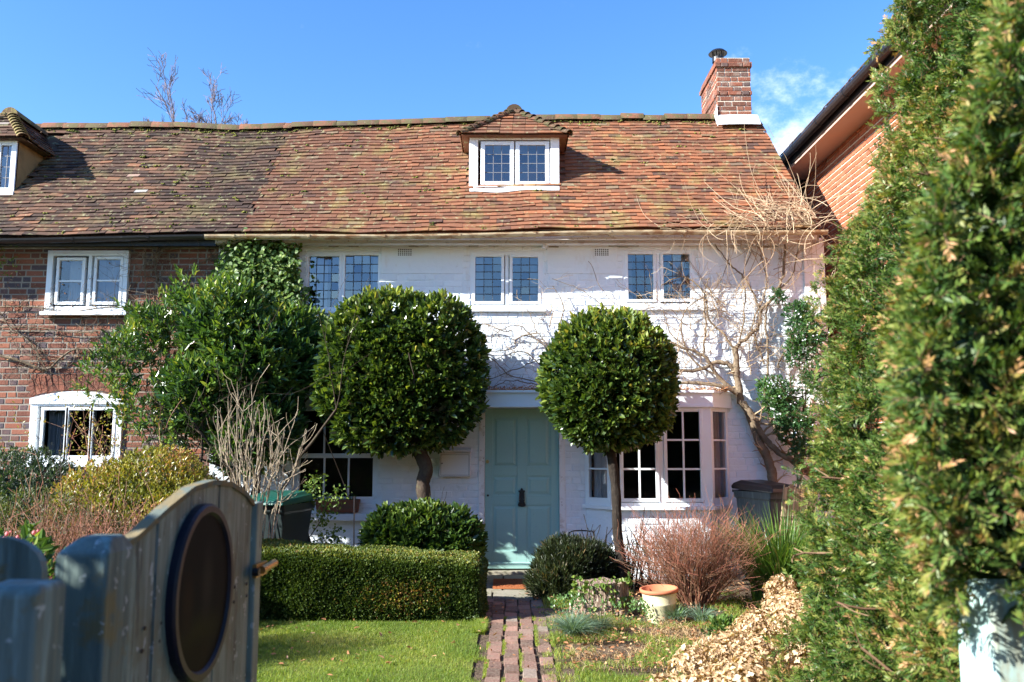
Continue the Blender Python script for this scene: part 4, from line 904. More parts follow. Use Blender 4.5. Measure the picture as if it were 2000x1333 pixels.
# ================================================================== TOPIARY BAY TREES
def topiary(px, py, Y, a, b, c, trunk, label, n=4000, p=2.5, flatb=0, seed=0, m='bay', L=.098, W=.050, tr=.085, group='clipped bay trees by the door', tw=6):
    ctr = P(px, py, Y); base = Vector(trunk[-1]); base.z = 0
    t = thing('bay_tree', label, 'tree', group, loc=(0, 0, 0))
    g = Geo()
    q, nr, u = selli(n, a, b, c, p)
    lu = lump(u, 2.2, seed); lu2 = lump(u, 6, seed + 5); dep = rng.exponential(.055, n) - .02
    s = 1 + .085 * lu + .055 * lu2 - dep; s = s * (1 - (.13 if seed else .05) * np.clip(-u[:, 2] - .25, 0, 1)); kk = lump(u, 7, seed + 3) > -.24; q, s, nr, u, lu = q[kk], s[kk], nr[kk], u[kk], lu[kk]; n = len(s)
    C = np.array(ctr) + q * s[:, None]
    A = unit(nr + np.array([0, 0, .55]) + rng.normal(size=(n, 3)) * .38)
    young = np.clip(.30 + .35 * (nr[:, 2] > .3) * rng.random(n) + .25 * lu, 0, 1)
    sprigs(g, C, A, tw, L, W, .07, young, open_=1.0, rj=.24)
    # tall unclipped shoots on top
    m2 = 60; q, nr, u = selli(m2 * 4, a, b, c, p); k = nr[:, 2] > .55; q = q[k][:m2]; nr = nr[k][:m2]
    C = np.array(ctr) + q * 1.02; 
    for j in range(2): sprigs(g, C + np.array([0, 0, .03 + .035 * j]), unit(nr * .4 + [0, 0, 1]) , 5, L * .85, W * .85, .06, np.full(len(C), .8), open_=.6)
    # sparse inner leaves so that no sky shows through
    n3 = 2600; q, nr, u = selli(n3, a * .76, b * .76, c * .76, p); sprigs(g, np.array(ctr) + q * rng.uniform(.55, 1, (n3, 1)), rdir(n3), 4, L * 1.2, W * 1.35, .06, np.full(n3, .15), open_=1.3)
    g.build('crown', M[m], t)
    g = Geo(); pts = smooth_path(trunk, 5); N = len(pts); rad = [tr * (1.0 + .22 * mn.noise(Vector((i * .7, seed, 0))) + .25 * (i / N) ** 6) for i in range(N)]
    g.tube(pts, rad, 12)
    top = Vector(pts[0])
    for k in range(9):
        an = k * 2.4; grow(g, top - Vector((0, 0, .12)), (math.cos(an) * .8, math.sin(an) * .8, .9), c * .85, tr * .5, 1, 3, .5, .6, .1, 0, 5, 5, .006)
    g.build('trunk', M['bark_dark'] if seed else M['bark'], t, smooth=True)
    return t
YA = 9.70
topiary(784, 732, YA, .865, .47, .835, [P(800, 830, YA), P(818, 880, YA), P(832, 915, YA), P(826, 945, YA), P(830, 990, YA), P(832, 1060, YA), P(832, 1110, YA)],
        'larger clipped bay tree, left of the green door, rising from the low bush', p=3.1, seed=0, tr=.078)
YB = 9.1
topiary(1190, 752, YB, .645, .60, .69, [P(1190, 830, YB), P(1193, 880, YB), P(1203, 960, YB), P(1206, 1040, YB), P(1214, 1100, YB), P(1216, 1150, YB)],
        'smaller clipped bay tree in front of the bay window, behind the stump', n=4200, p=2.35, seed=11, m='bay', L=.080, W=.045, tr=.050)
# generic leafy bush
def bush(name, label, cat, blobs, m, n, L, W, k=5, shoot=.07, up=.5, openv=1.0, stems=None, stem_m='bark', young=.35, rj=.18, inner=True, p=2.1, dens_noise=0, scatter_r=.06, smooth_stem=True, group=None):
    t = thing(name, label, cat, group); g = Geo(); vol = [bb[3] * bb[5] for bb in blobs]
    for (cx, cy, cz, a, b, c), vv in zip(blobs, vol):
        mm = int(n * vv / sum(vol)); q, nr, u = selli(mm, a, b, c, p); lu = lump(q + [cx, cy, cz], 2.6, 3)
        s = 1 + .09 * lu - rng.exponential(scatter_r, mm); C = np.array([cx, cy, cz]) + q * s[:, None]
        keep = C[:, 2] > .03
        if dens_noise: keep &= lump(C, 4.5, 8) > -dens_noise + .0
        C = C[keep]; nr = nr[keep]; lu = lu[keep]
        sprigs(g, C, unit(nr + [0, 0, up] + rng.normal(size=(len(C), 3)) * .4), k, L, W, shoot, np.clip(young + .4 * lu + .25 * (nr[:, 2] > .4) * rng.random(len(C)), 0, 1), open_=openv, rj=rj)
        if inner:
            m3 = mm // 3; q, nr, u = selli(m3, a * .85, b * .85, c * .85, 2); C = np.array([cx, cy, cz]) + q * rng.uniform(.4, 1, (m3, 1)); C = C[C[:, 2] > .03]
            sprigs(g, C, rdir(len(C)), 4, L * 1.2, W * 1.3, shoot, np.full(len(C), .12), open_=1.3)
    g.build('foliage', M[m], t)
    if stems:
        g = Geo()
        for (b0, d0, ln, rr, lv, kd) in stems: grow(g, b0, d0, ln, rr, lv, kd, .5, .65, .14, .02, 6, 5, .002)
        g.build('stem', M[stem_m], t, smooth=smooth_stem)
    return t
c = P(828, 1030, 9.5)
bush('bay_bush', 'low rounded dark green bush around the foot of the larger bay tree', 'bush', [(c.x - .02, 9.5, .47, .52, .34, .38), (c.x + .36, 9.5, .44, .22, .3, .38), (c.x - .36, 9.5, .48, .26, .3, .33)], 'bay_small', 1900, .095, .048, 6, up=.6,
     stems=[((c.x, 9.5, 0), (rng.normal() * .3, 0, 1), .7, .02, 1, 3) for _ in range(5)])
# ================================================================== BOX HEDGE
def hedge_leaves(g, boxes, n, fn_face, L, W, k, young): pass
t = thing('box_hedge', 'long clipped box hedge with yellowish top along the lawn', 'hedge')
hx0, hx1, hy0, hy1 = -3.3, -.275, 7.66, 8.5
def hz(x): return .475 + .12 * min(max((-.3 - x) / 1.8, 0), 1) ** .8
g = Geo()
def hed(n, part):
    if part == 'front': x = rng.uniform(hx0, hx1, n); z = rng.uniform(.03, 1, n) * np.array([hz(a) for a in x]); y = np.full(n, hy0); N = np.tile([0, -1., 0], (n, 1))
    elif part == 'top': x = rng.uniform(hx0, hx1, n); y = rng.uniform(hy0, hy1, n); z = np.array([hz(a) for a in x]); N = np.tile([0, 0, 1.], (n, 1))
    elif part == 'back': x = rng.uniform(hx0, hx1, n); z = rng.uniform(.03, 1, n) * np.array([hz(a) for a in x]); y = np.full(n, hy1); N = np.tile([0, 1., 0], (n, 1))
    else: y = rng.uniform(hy0, hy1, n); x = np.full(n, hx1 if part == 'right' else hx0); z = rng.uniform(.03, 1, n) * hz(hx1); N = np.tile([1. if part == 'right' else -1., 0, 0], (n, 1))
    C = np.stack([x, y, z], 1)
    # rounded arrises and uneven clipping
    hzx = np.array([hz(a) for a in x]); cr = .09
    dz_ = np.clip((z - (hzx - cr)) / cr, 0, 1); dyf = np.clip(((hy0 + cr) - y) / cr, 0, 1); dyb = np.clip((y - (hy1 - cr)) / cr, 0, 1); dxr = np.clip((x - (hx1 - cr)) / cr, 0, 1)
    C[:, 1] += dz_ ** 2 * (dyf - dyb) * .035; C[:, 0] -= dz_ ** 2 * dxr * .03 + dyf * dxr * .03; C[:, 2] -= (np.maximum(dyf, np.maximum(dyb, dxr)) ** 2) * dz_ * .03
    lu = lump(C, 2.2, 1); lu2 = lump(C, 7, 2); C += N * (.028 * lu + .02 * lu2 - rng.exponential(.018, n))[:, None]
    C[:, 1] += np.where(z < .14, .05 * (1 - z / .14), 0) * (N[:, 1] < 0)
    A = unit(N + [0, 0, .35] + rng.normal(size=(n, 3)) * .45)
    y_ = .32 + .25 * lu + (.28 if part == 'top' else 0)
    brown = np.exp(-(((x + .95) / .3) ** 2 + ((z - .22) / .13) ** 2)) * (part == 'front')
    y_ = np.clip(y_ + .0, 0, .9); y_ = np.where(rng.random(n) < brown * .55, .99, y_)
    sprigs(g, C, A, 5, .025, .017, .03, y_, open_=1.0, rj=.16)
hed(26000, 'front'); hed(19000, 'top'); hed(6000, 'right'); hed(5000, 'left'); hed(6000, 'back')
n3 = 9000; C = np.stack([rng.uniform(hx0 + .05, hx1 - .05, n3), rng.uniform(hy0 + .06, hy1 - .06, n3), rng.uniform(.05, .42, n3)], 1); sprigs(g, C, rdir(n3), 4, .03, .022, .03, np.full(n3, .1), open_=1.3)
g.build('foliage', M['box'], t)
g = Geo()
for i in range(40): x = rng.uniform(hx0 + .1, hx1 - .1); grow(g, (x, rng.uniform(hy0 + .12, hy1 - .1), 0), (rng.normal() * .3, 0, 1), .3, .009, 1, 3, .6, .6, .15, 0, 4, 4)
g.build('stem', M['bark_dark'], t)

# ================================================================== LAUREL + IVY
def at(px, py, Y, rx, ry, rd):
    c = P(px, py, Y); s = FPX / (Y + .2); return (c.x, Y, c.z, rx / s, rd, ry / s)
blobs = [at(490, 720, 9.85, 90, 105, .5), at(440, 640, 9.85, 80, 85, .45), at(560, 700, 9.98, 62, 85, .4), at(400, 770, 9.75, 75, 75, .45), at(520, 830, 9.8, 70, 60, .45), at(475, 860, 9.8, 60, 60, .4), at(570, 650, 10.05, 55, 45, .28)]
t = bush('laurel', 'large dense dark green laurel against the wall between the two cottages', 'shrub', blobs, 'laurel', 3500, .105, .040, 6, up=.8, shoot=.1, young=.42, scatter_r=.17,
     stems=[(P(460 + 12 * i, 1010, 9.75), (rng.normal() * .3, 0, 1), 1.6, .028, 2, 3) for i in range(6)])
blobs = [at(330, 650, 9.95, 62, 85, .32), at(250, 690, 9.85, 70, 70, .3), at(210, 740, 9.8, 50, 50, .28), at(300, 790, 9.75, 85, 60, .34), at(380, 590, 10.0, 55, 65, .25), at(270, 620, 9.95, 50, 40, .22), at(340, 840, 9.7, 75, 42, .3)]
bush('loose_shrub', 'loose glossy shrub with upright shoots over the brick cottage wall', 'shrub', blobs, 'laurel', 1500, .085, .032, 6, up=1.0, shoot=.12, young=.5, scatter_r=.3, dens_noise=.02, inner=False,
     stems=[(P(330 + 14 * i, 1000, 9.7), (-.45 + .12 * i + rng.normal() * .2, .03, 1), 1.35, .02, 3, 3) for i in range(6)])
# ivy climbing the wall
t = thing('ivy', 'bright green ivy climbing the white wall up to the gutter', 'climber'); g = Geo()
out = [(445, 520, 22, 35), (455, 580, 26, 45), (475, 480, 28, 30), (500, 660, 50, 40), (430, 610, 24, 30), (500, 500, 45, 35), (545, 500, 38, 32), (520, 545, 55, 45), (560, 560, 32, 60), (545, 620, 55, 50), (500, 600, 50, 50), (580, 660, 50, 40), (615, 640, 35, 28), (575, 760, 22, 50), (568, 840, 14, 60), (470, 540, 26, 40)]
for (px, py, rx, ry) in out:
    n = int(rx * ry * .40); a = rng.uniform(0, 2 * math.pi, n); rr = rng.random(n) ** .6 * (1.05 + .3 * np.sin(a * 5 + px)); C = []
    for i in range(n):
        yy = WY - .02 - abs(rng.normal()) * .17; C.append(P(px + rx * rr[i] * math.cos(a[i]), py + ry * rr[i] * math.sin(a[i]), yy))
    C = np.array([tuple(c) for c in C]); D = unit(rng.normal(size=(n, 3)) * [.8, .3, .6] + [0, -.25, -.5]); N = unit(rng.normal(size=(n, 3)) * .4 + [-.2, -1, .5])
    leaves(g, C, D, N, rng.uniform(.035, .07, n), rng.uniform(.035, .06, n), np.clip(rng.normal(size=n) * .22 + .5, 0, 1), .1)
g.build('foliage', M['ivy'], t)
g = Geo()
for pts in ([(520, 880), (530, 760), (520, 640), (545, 520), (540, 480)], [(540, 880), (560, 740), (575, 640), (560, 560)]):
    g.tube(smooth_path([P(a, b, WY - .03) for a, b in pts]), .016, 6)
g.build('stem', M['vine_bark'], t, smooth=True)
# bare creeper stems on the brick cottage wall
t = thing('creeper', 'leafless brown creeper stems fanned over the brick wall', 'climber'); g = Geo()
trunks = [[(318, 940), (316, 800), (312, 700), (310, 620), (308, 560), (303, 510), (312, 470)], [(308, 640), (290, 600), (283, 540), (284, 490)], [(310, 600), (330, 560), (345, 540), (400, 510), (430, 500)], [(312, 640), (345, 590), (380, 565), (420, 550)],
          [(0, 695), (40, 705), (90, 722), (118, 700), (150, 682), (200, 690), (260, 700)], [(90, 722), (60, 670), (20, 640), (0, 610)], [(200, 690), (240, 640), (280, 590)], [(0, 600), (60, 600), (130, 610), (220, 600), (300, 615)], [(0, 640), (70, 640), (150, 650), (250, 640)],
          [(300, 510), (330, 480), (370, 470), (420, 480)], [(312, 700), (360, 650), (420, 640)]]
for i, tr in enumerate(trunks):
    pts = smooth_path([P(a, b, WY - .035 - .02 * rng.random()) for a, b in tr], 6); r0 = .018 if i in (0, 4) else .009
    g.tube(pts, [r0 * (1 - .5 * k / len(pts)) for k in range(len(pts))], 5)
    for k in range(2, len(pts), 2):
        for _ in range(2):
            d = Vector((rng.normal(), -.15, rng.normal() * .7)); grow(g, pts[k], d, rng.uniform(.15, .6), .0045, 1, 3, .6, .6, .3, .02, 5, 3, .0016, ymax=WY - .012, ymin=WY - .15)
g.build('stem', M['vine_bark'], t)
g = Geo(); n = 260; C = np.array([tuple(P(rng.uniform(0, 420), rng.uniform(500, 720), WY - .05)) for _ in range(n)]); leaves(g, C, rdir(n), rdir(n), .03, .014, rng.random(n)); g.build('dead_foliage', M['dry_leaf'], t)
g = Geo(); n = 60; C = np.array([tuple(P(rng.normal() * 14 + 8, 505 + rng.normal() * 18, WY - .1)) for _ in range(n)]); leaves(g, C, rdir(n), rdir(n), .045, .022, rng.random(n) * .4 + .5); g.build('foliage', M['laurel'], t)

# ================================================================== CLIMBER ON THE RIGHT
t = thing('wisteria', 'old bare climbing vine with thick twisted trunks at the right end of the white wall', 'climber'); g = Geo(); gt = Geo()
def vine(pts, r0, r1, Y=WY - .1, twigs=1, tl=.3, n=6, sides=7, tmin=.0022):
    p3 = []
    for q in pts: p3.append(P(q[0], q[1], (q[2] if len(q) > 2 else Y)))
    pp = smooth_path(p3, n); N = len(pp); pp = [p + Vector(rng.normal(size=3)) * .006 for p in pp]
    g.tube(pp, [r0 + (r1 - r0) * i / N + .15 * r0 * mn.noise(Vector((i * .9, r0 * 50, 0))) for i in range(N)], sides)
    for k in range(1, N, 2):
        for _ in range(twigs):
            if rng.random() < .6:
                d = Vector((rng.normal(), -.2, rng.normal() * .8 + .25)); grow(gt, pp[k], d, rng.uniform(.5, 1.2) * tl, max(r1 * .45, tmin), 1, 2, .5, .6, .22, .03, 6, 4, .0018, ymax=WY - .012, ymin=WY - .45)
    return pp
vine([(1512, 985), (1509, 940), (1499, 896), (1482, 862), (1465, 812), (1446, 778), (1440, 736), (1436, 681)], .062, .035, Y=WY - .13, sides=9)
vine([(1580, 925), (1566, 912), (1520, 883), (1492, 855), (1478, 830), (1462, 800)], .04, .035, Y=WY - .2, sides=8)
vine([(1566, 912), (1545, 870), (1520, 850), (1500, 800), (1490, 740)], .03, .015, Y=WY - .12)
vine([(1436, 681), (1444, 673), (1482, 635), (1486, 606), (1511, 581), (1528, 539), (1532, 475), (1520, 440)], .028, .010)
vine([(1440, 740), (1423, 711), (1394, 709), (1360, 723), (1305, 720), (1270, 700)], .034, .012)
vine([(1446, 775), (1402, 736), (1373, 694), (1318, 673), (1276, 652), (1240, 620)], .028, .008)
vine([(1440, 768, 10.3), (1400, 752, 10.25), (1340, 748, 10.3), (1280, 745, 10.35), (1200, 740, 10.4)], .03, .010)
vine([(1373, 694), (1378, 650), (1377, 610), (1375, 576), (1385, 543)], .014, .006)
vine([(1436, 690), (1410, 650), (1385, 625), (1374, 570), (1330, 540), (1290, 560)], .016, .005)
vine([(1486, 606), (1457, 547), (1431, 522), (1410, 497), (1390, 470)], .014, .005)
vine([(1494, 711), (1473, 660), (1470, 630), (1488, 590), (1497, 560), (1490, 510), (1475, 470)], .013, .006)
vine([(1494, 760), (1500, 700), (1496, 640), (1502, 590), (1545, 540), (1560, 480), (1575, 440)], .015, .007)
vine([(1520, 720), (1530, 690), (1570, 660), (1590, 600)], .013, .006)
vine([(1436, 700), (1450, 640), (1455, 580), (1450, 540), (1470, 490)], .012, .005)
vine([(1402, 736), (1350, 700), (1330, 640), (1345, 600), (1400, 560), (1425, 500)], .011, .004)
vine([(1300, 690), (1270, 650), (1230, 640), (1180, 600), (1120, 560), (1080, 545)], .007, .003, tl=.2)
vine([(1150, 510), (1180, 570), (1230, 620), (1280, 660)], .004, .003, tl=.15)
vine([(1360, 700), (1310, 650), (1290, 600), (1250, 610)], .008, .003)
for (a, b) in ((1430, 620), (1460, 560), (1400, 600), (1500, 520), (1380, 660), (1340, 640), (1530, 600), (1450, 700), (1520, 500), (1480, 680), (1330, 700)):
    for _ in range(5):
        d = Vector((rng.normal(), -.2, rng.normal() * .6 + .5)); grow(gt, P(a + rng.normal() * 10, b + rng.normal() * 10, WY - .1), d, rng.uniform(.3, .7), .0055, 2, 3, .5, .6, .2, .05, 6, 4, .002, ymax=WY - .012, ymin=WY - .5)
g.build('trunk', M['vine_bark'], t, smooth=True)
# whip-like shoots in a tangle over the eave, the gutter and the roof corner
def whip(p, d, L, r, grav, seg=16):
    p = Vector(p); d = Vector(d).normalized(); pts = [p.copy()]; cur = Vector(rng.normal(size=3)) * .10
    for i in range(seg):
        d = (d + cur + Vector((0, 0, -grav)) + Vector(rng.normal(size=3)) * .05).normalized(); p = p + d * (L / seg)
        if WY - .05 < p.y and p.z < 4.0: p.y = WY - .05
        s = (p.y - YE) / (YR - YE)
        if 0 < s < 1 and p.x < 3.7:
            zr = eave_z(p.x) * (1 - s) + ridge_z(p.x) * s + .035
            if p.z < zr and p.z > 3.7: p.z = zr
        pts.append(p.copy())
    gt.tube(pts, [r * (1 - .6 * i / seg) for i in range(seg + 1)], 4, r=float(rng.uniform(.3, 1)), cap=False)
for i in range(80):
    a = rng.uniform(1470, 1620); b = rng.uniform(400, 520); whip(P(a, b, rng.uniform(9.9, 10.35)), (rng.normal() * .9 - .1, rng.normal() * .35, rng.normal() * .55 + .1), rng.uniform(.4, 1.2), rng.uniform(.003, .006), rng.uniform(-.02, .07))
for i in range(30): whip(P(rng.uniform(1300, 1560), 447, 10.05), (rng.normal() * 1.2, .15, rng.uniform(-.1, .3)), rng.uniform(.3, .9), .003, .03)
for i in range(22): whip(P(rng.uniform(1480, 1600), rng.uniform(400, 440), 10.0), (-.9 + rng.normal() * .5, .7, .9), rng.uniform(.6, 1.5), .0042, .03)
for i in range(10): whip(P(rng.uniform(1380, 1560), 450, 10.0), (rng.normal() * .5, -.1, -.5), rng.uniform(.2, .7), .0035, .05)
gt.build('twig', M['vine_twig'], t)
# stems above the door
t = thing('bare_climber', 'thin leafless climber spread on the white wall above the canopy', 'climber'); g = Geo(); gt = Geo()
for pts in ([(1074, 690), (1062, 665), (1050, 650), (1036, 615), (1028, 600)], [(1050, 650), (1010, 662), (1002, 682), (946, 686), (930, 680)], [(1074, 640), (1078, 610), (1076, 590)], [(1000, 646), (982, 646), (950, 634), (918, 636)], [(1062, 748), (998, 734), (960, 700), (940, 690)], [(1060, 700), (1010, 720), (950, 745)],
            [(1066, 680), (1020, 640), (990, 640), (960, 660)], [(1080, 760), (1030, 748), (990, 745), (945, 765)], [(1060, 720), (1030, 690), (1000, 690), (950, 710)], [(1090, 640), (1100, 600), (1080, 560)]):
    vine(pts, .008, .004, twigs=2, tl=.22, sides=5)
g.build('branch', M['vine_bark'], t, smooth=True); gt.build('twig', M['vine_twig'], t)
# evergreen climber
cl = [at(1565, 620, 10.2, 38, 30, .16), at(1575, 665, 10.15, 34, 45, .16), at(1555, 690, 10.2, 22, 25, .12), at(1525, 780, 10.2, 40, 45, .18), at(1552, 830, 10.1, 34, 50, .18), at(1500, 760, 10.2, 18, 22, .1), at(1590, 740, 10.1, 22, 40, .15), at(1520, 580, 10.3, 14, 12, .08), at(1570, 880, 10.0, 20, 30, .12)]
bush('evergreen_climber', 'leafy green climber with small white flowers near the yew hedge', 'climber', cl, 'climber_leaf', 1500, .05, .022, 6, up=.3, shoot=.05, young=.5, scatter_r=.3, inner=False,
     stems=[(P(1560, 960, 10.2), (-.05 + .06 * i, 0, 1), 1.5, .014, 2, 3) for i in range(3)], stem_m='vine_bark')
g = Geo(); n = 110; C = []
for i in range(n): a = cl[i % 6]; C.append((a[0] + rng.normal() * a[3] * .6, a[1] - a[4] * 1.0, a[2] + rng.normal() * a[5] * .6))
C = np.array(C); leaves(g, C, rdir(n), unit(rng.normal(size=(n, 3)) + [0, -1.5, 0]), .022, .02, np.full(n, .5)); g.build('blossom', M['label_white'], bpy.data.objects['evergreen_climber'])

# ================================================================== LEFT BORDER SHRUBS
def atz(px, py, Y): return P(px, py, Y)
c = P(300, 930, 8.0)
bush('golden_shrub', 'rounded golden green shrub in front of the arched window', 'shrub', [(c.x, 8.0, .84, .55, .5, .66), (c.x - .42, 7.9, .76, .42, .45, .58), (c.x + .36, 7.9, .76, .34, .42, .58), (c.x, 7.7, .6, .62, .5, .58)], 'gold_leaf', 10000, .036, .019, 5, up=.9, shoot=.06, young=.5, scatter_r=.08,
     stems=[((c.x + rng.normal() * .3, 8.0, 0), (rng.normal() * .4, 0, 1), 1.05, .009, 2, 4) for _ in range(12)])
g = Geo(); tips = []
for i in range(14): grow(g, (c.x - .35 + rng.normal() * .3, 8.0, 1.0), (rng.normal() * .35, 0, 1), .75, .004, 1, 3, .45, .6, .15, 0, 5, 3, .0015, tips=tips)
g.build('shoot', M['red_twig'], bpy.data.objects['golden_shrub'])
g = Geo(); C = np.array([tuple(p - d * rng.uniform(0, .25)) for p, d in tips for _ in range(9)]); n = len(C); C += rng.normal(size=(n, 3)) * .02; leaves(g, C, rdir(n), rdir(n), .03, .015, rng.uniform(.3, 1, n)); g.build('shoot_foliage', M['gold_leaf'], bpy.data.objects['golden_shrub'])
c = P(40, 930, 8.6)
bush('blue_green_hedge', 'dark bluish green hedge under the brick wall at the left edge', 'hedge', [(c.x, 8.6, .8, .75, .5, .66), (c.x - .9, 8.6, .8, .7, .5, .66), (c.x + .25, 8.3, .6, .5, .4, .55)], 'blue_leaf', 9000, .042, .016, 5, up=.9, shoot=.05, young=.45, scatter_r=.06)
c = P(60, 1010, 6.9)
bush('green_shrub', 'soft green shrub between the blue-green hedge and the camellia', 'shrub', [(c.x, 6.9, .62, .5, .45, .55), (c.x - .6, 6.9, .62, .5, .4, .6), (c.x + .35, 7.2, .5, .45, .4, .5)], 'olive_leaf', 4500, .034, .014, 5, up=.8, shoot=.05, young=.4, scatter_r=.1)
# brown heath-like shrub
def twig_bush(name, label, cat, base, spread, hgt, n, m, r=.006, kids=3, lvl=2, cat_n='shrub', up=.05, sp=.35, ry=.7, jit=.12, blen=.55, grp=None):
    t = thing(name, label, cat); g = Geo(); tips = []
    for i in range(n):
        a = rng.uniform(0, 2 * math.pi); q = math.sqrt(rng.random()); d = Vector((math.cos(a) * spread * q, math.sin(a) * spread * ry * q, 1.0)); b0 = Vector(base) + Vector((math.cos(a) * .12 * q, math.sin(a) * .12 * q, 0))
        L = hgt * rng.uniform(.75, 1.05) * blen; grow(g, b0, d, L, r, lvl, kids, sp, .62, jit, up, 6, 4, .0014, tips=tips)
    g.build('branch', M[m], t); return t, tips
c = P(165, 1010, 6.1)
t, tips = twig_bush('heath_shrub', 'reddish brown twiggy shrub behind the gate post', 'shrub', (c.x, 6.1, 0), .85, 1.17, 130, 'red_twig', .006, 4, 2, blen=.62)
g = Geo(); n = 16000; q, nr, u = selli(n, .75, .55, .95, 2.2); C = np.array([c.x, 6.1, .28]) + q * rng.uniform(.72, 1.02, (n, 1)); C = C[C[:, 2] > .05]; n = len(C)
leaves(g, C, unit(rng.normal(size=(n, 3)) + [0, 0, .8]), rdir(n), .022, .007, np.clip(rng.random(n) * .7 + .35 * (C[:, 2] - .9), 0, 1)); g.build('foliage', M['heath'], t)
# camellia
c = P(30, 1070, 3.6)
t = bush('camellia', 'low leafy camellia with pink buds beside the fence post', 'shrub', [(c.x - .02, 3.6, .84, .2, .24, .32)], 'laurel', 260, .06, .03, 5, up=.6, young=.55, scatter_r=.2, stems=[((c.x - .1, 3.6, 0), (0, 0, 1), .8, .01, 1, 3)])
for i in range(7):
    p = P(rng.uniform(5, 75), rng.uniform(1035, 1060), 3.5); r = rng.uniform(.004, .008)
    Geo().lathe(p, [(.001, -r), (r * .8, -r * .5), (r, 0), (r * .7, r * .9), (.001, r * 1.5)], 8).build('bud', M['pink'], t, smooth=True)
# bare stems beside the bin
t = thing('bare_shrub', 'tall pale leafless shrub of upright stems in front of the green bin', 'shrub'); g = Geo()
YS = 8.75
b0 = P(480, 1060, YS)
tops = [(405, 905), (425, 800), (432, 795), (445, 775), (462, 745), (463, 770), (478, 760), (492, 752), (500, 800), (507, 800), (527, 808), (533, 830), (545, 825), (555, 838), (420, 860), (440, 840), (470, 830), (485, 850), (510, 855), (552, 850), (598, 838), (581, 800), (575, 905), (600, 840), (450, 800), (515, 780)]
for i, (a, b) in enumerate(tops):
    s = P(478 + (a - 480) * .32 + rng.normal() * 6, 1075, YS + rng.normal() * .12); e = P(a, b, YS + rng.normal() * .15); m1 = s.lerp(e, .45) + Vector((rng.normal() * .04, rng.normal() * .05, 0)); s.z = 0
    pts = smooth_path([s, m1, s.lerp(e, .75) + Vector((rng.normal() * .03, 0, 0)), e], 6); N = len(pts); pts = [p + Vector(rng.normal(size=3)) * .006 for p in pts]
    v = float(rng.uniform(.4, 1)); g.tube(pts, [.0075 * (1 - .68 * k / N) for k in range(N)], 5, r=v)
    for k in range(6, N - 2, 3):
        d = (pts[k + 1] - pts[k]).normalized() + Vector((rng.normal() * .45, rng.normal() * .4, .2)); grow(g, pts[k], d, rng.uniform(.1, .42), .0045, 1, 1, .4, .5, .1, .05, 5, 4, .0022)
g.build('stem', M['pale_twig'], t)
# small rose
t = thing('rose_bush', 'small rose with a gnarled stem under the lower left window', 'shrub'); g = Geo(); YQ = 9.6
g.tube(smooth_path([P(608, 1080, YQ), P(604, 1060, YQ), P(597, 1035, YQ), P(586, 1015, YQ)]), [.03, .028, .024, .022, .024, .024, .02, .02, .02, .016, .015, .012, .01][:13], 7)
tips = []
for (pts) in ([(586, 1015), (605, 985), (612, 955), (618, 935)], [(604, 1050), (625, 1020), (640, 990), (660, 960)], [(604, 1060), (640, 1050), (655, 1045)], [(588, 1018), (570, 1000), (560, 980)]):
    pp = smooth_path([P(a, b, YQ - .03) for a, b in pts], 5); g.tube(pp, .005, 5); tips += [(p, Vector((0, 0, 1))) for p in pp[4:]]
g.build('stem', M['bark'], t, smooth=True)
C = np.array([tuple(p) for p, d in tips for _ in range(16)]); n = len(C); C += rng.normal(size=(n, 3)) * [.06, .05, .05]; g = Geo(); leaves(g, C, rdir(n), unit(rng.normal(size=(n, 3)) + [0, -.5, .8]), .04, .026, rng.uniform(.3, 1, n)); g.build('foliage', M['ivy'], t)

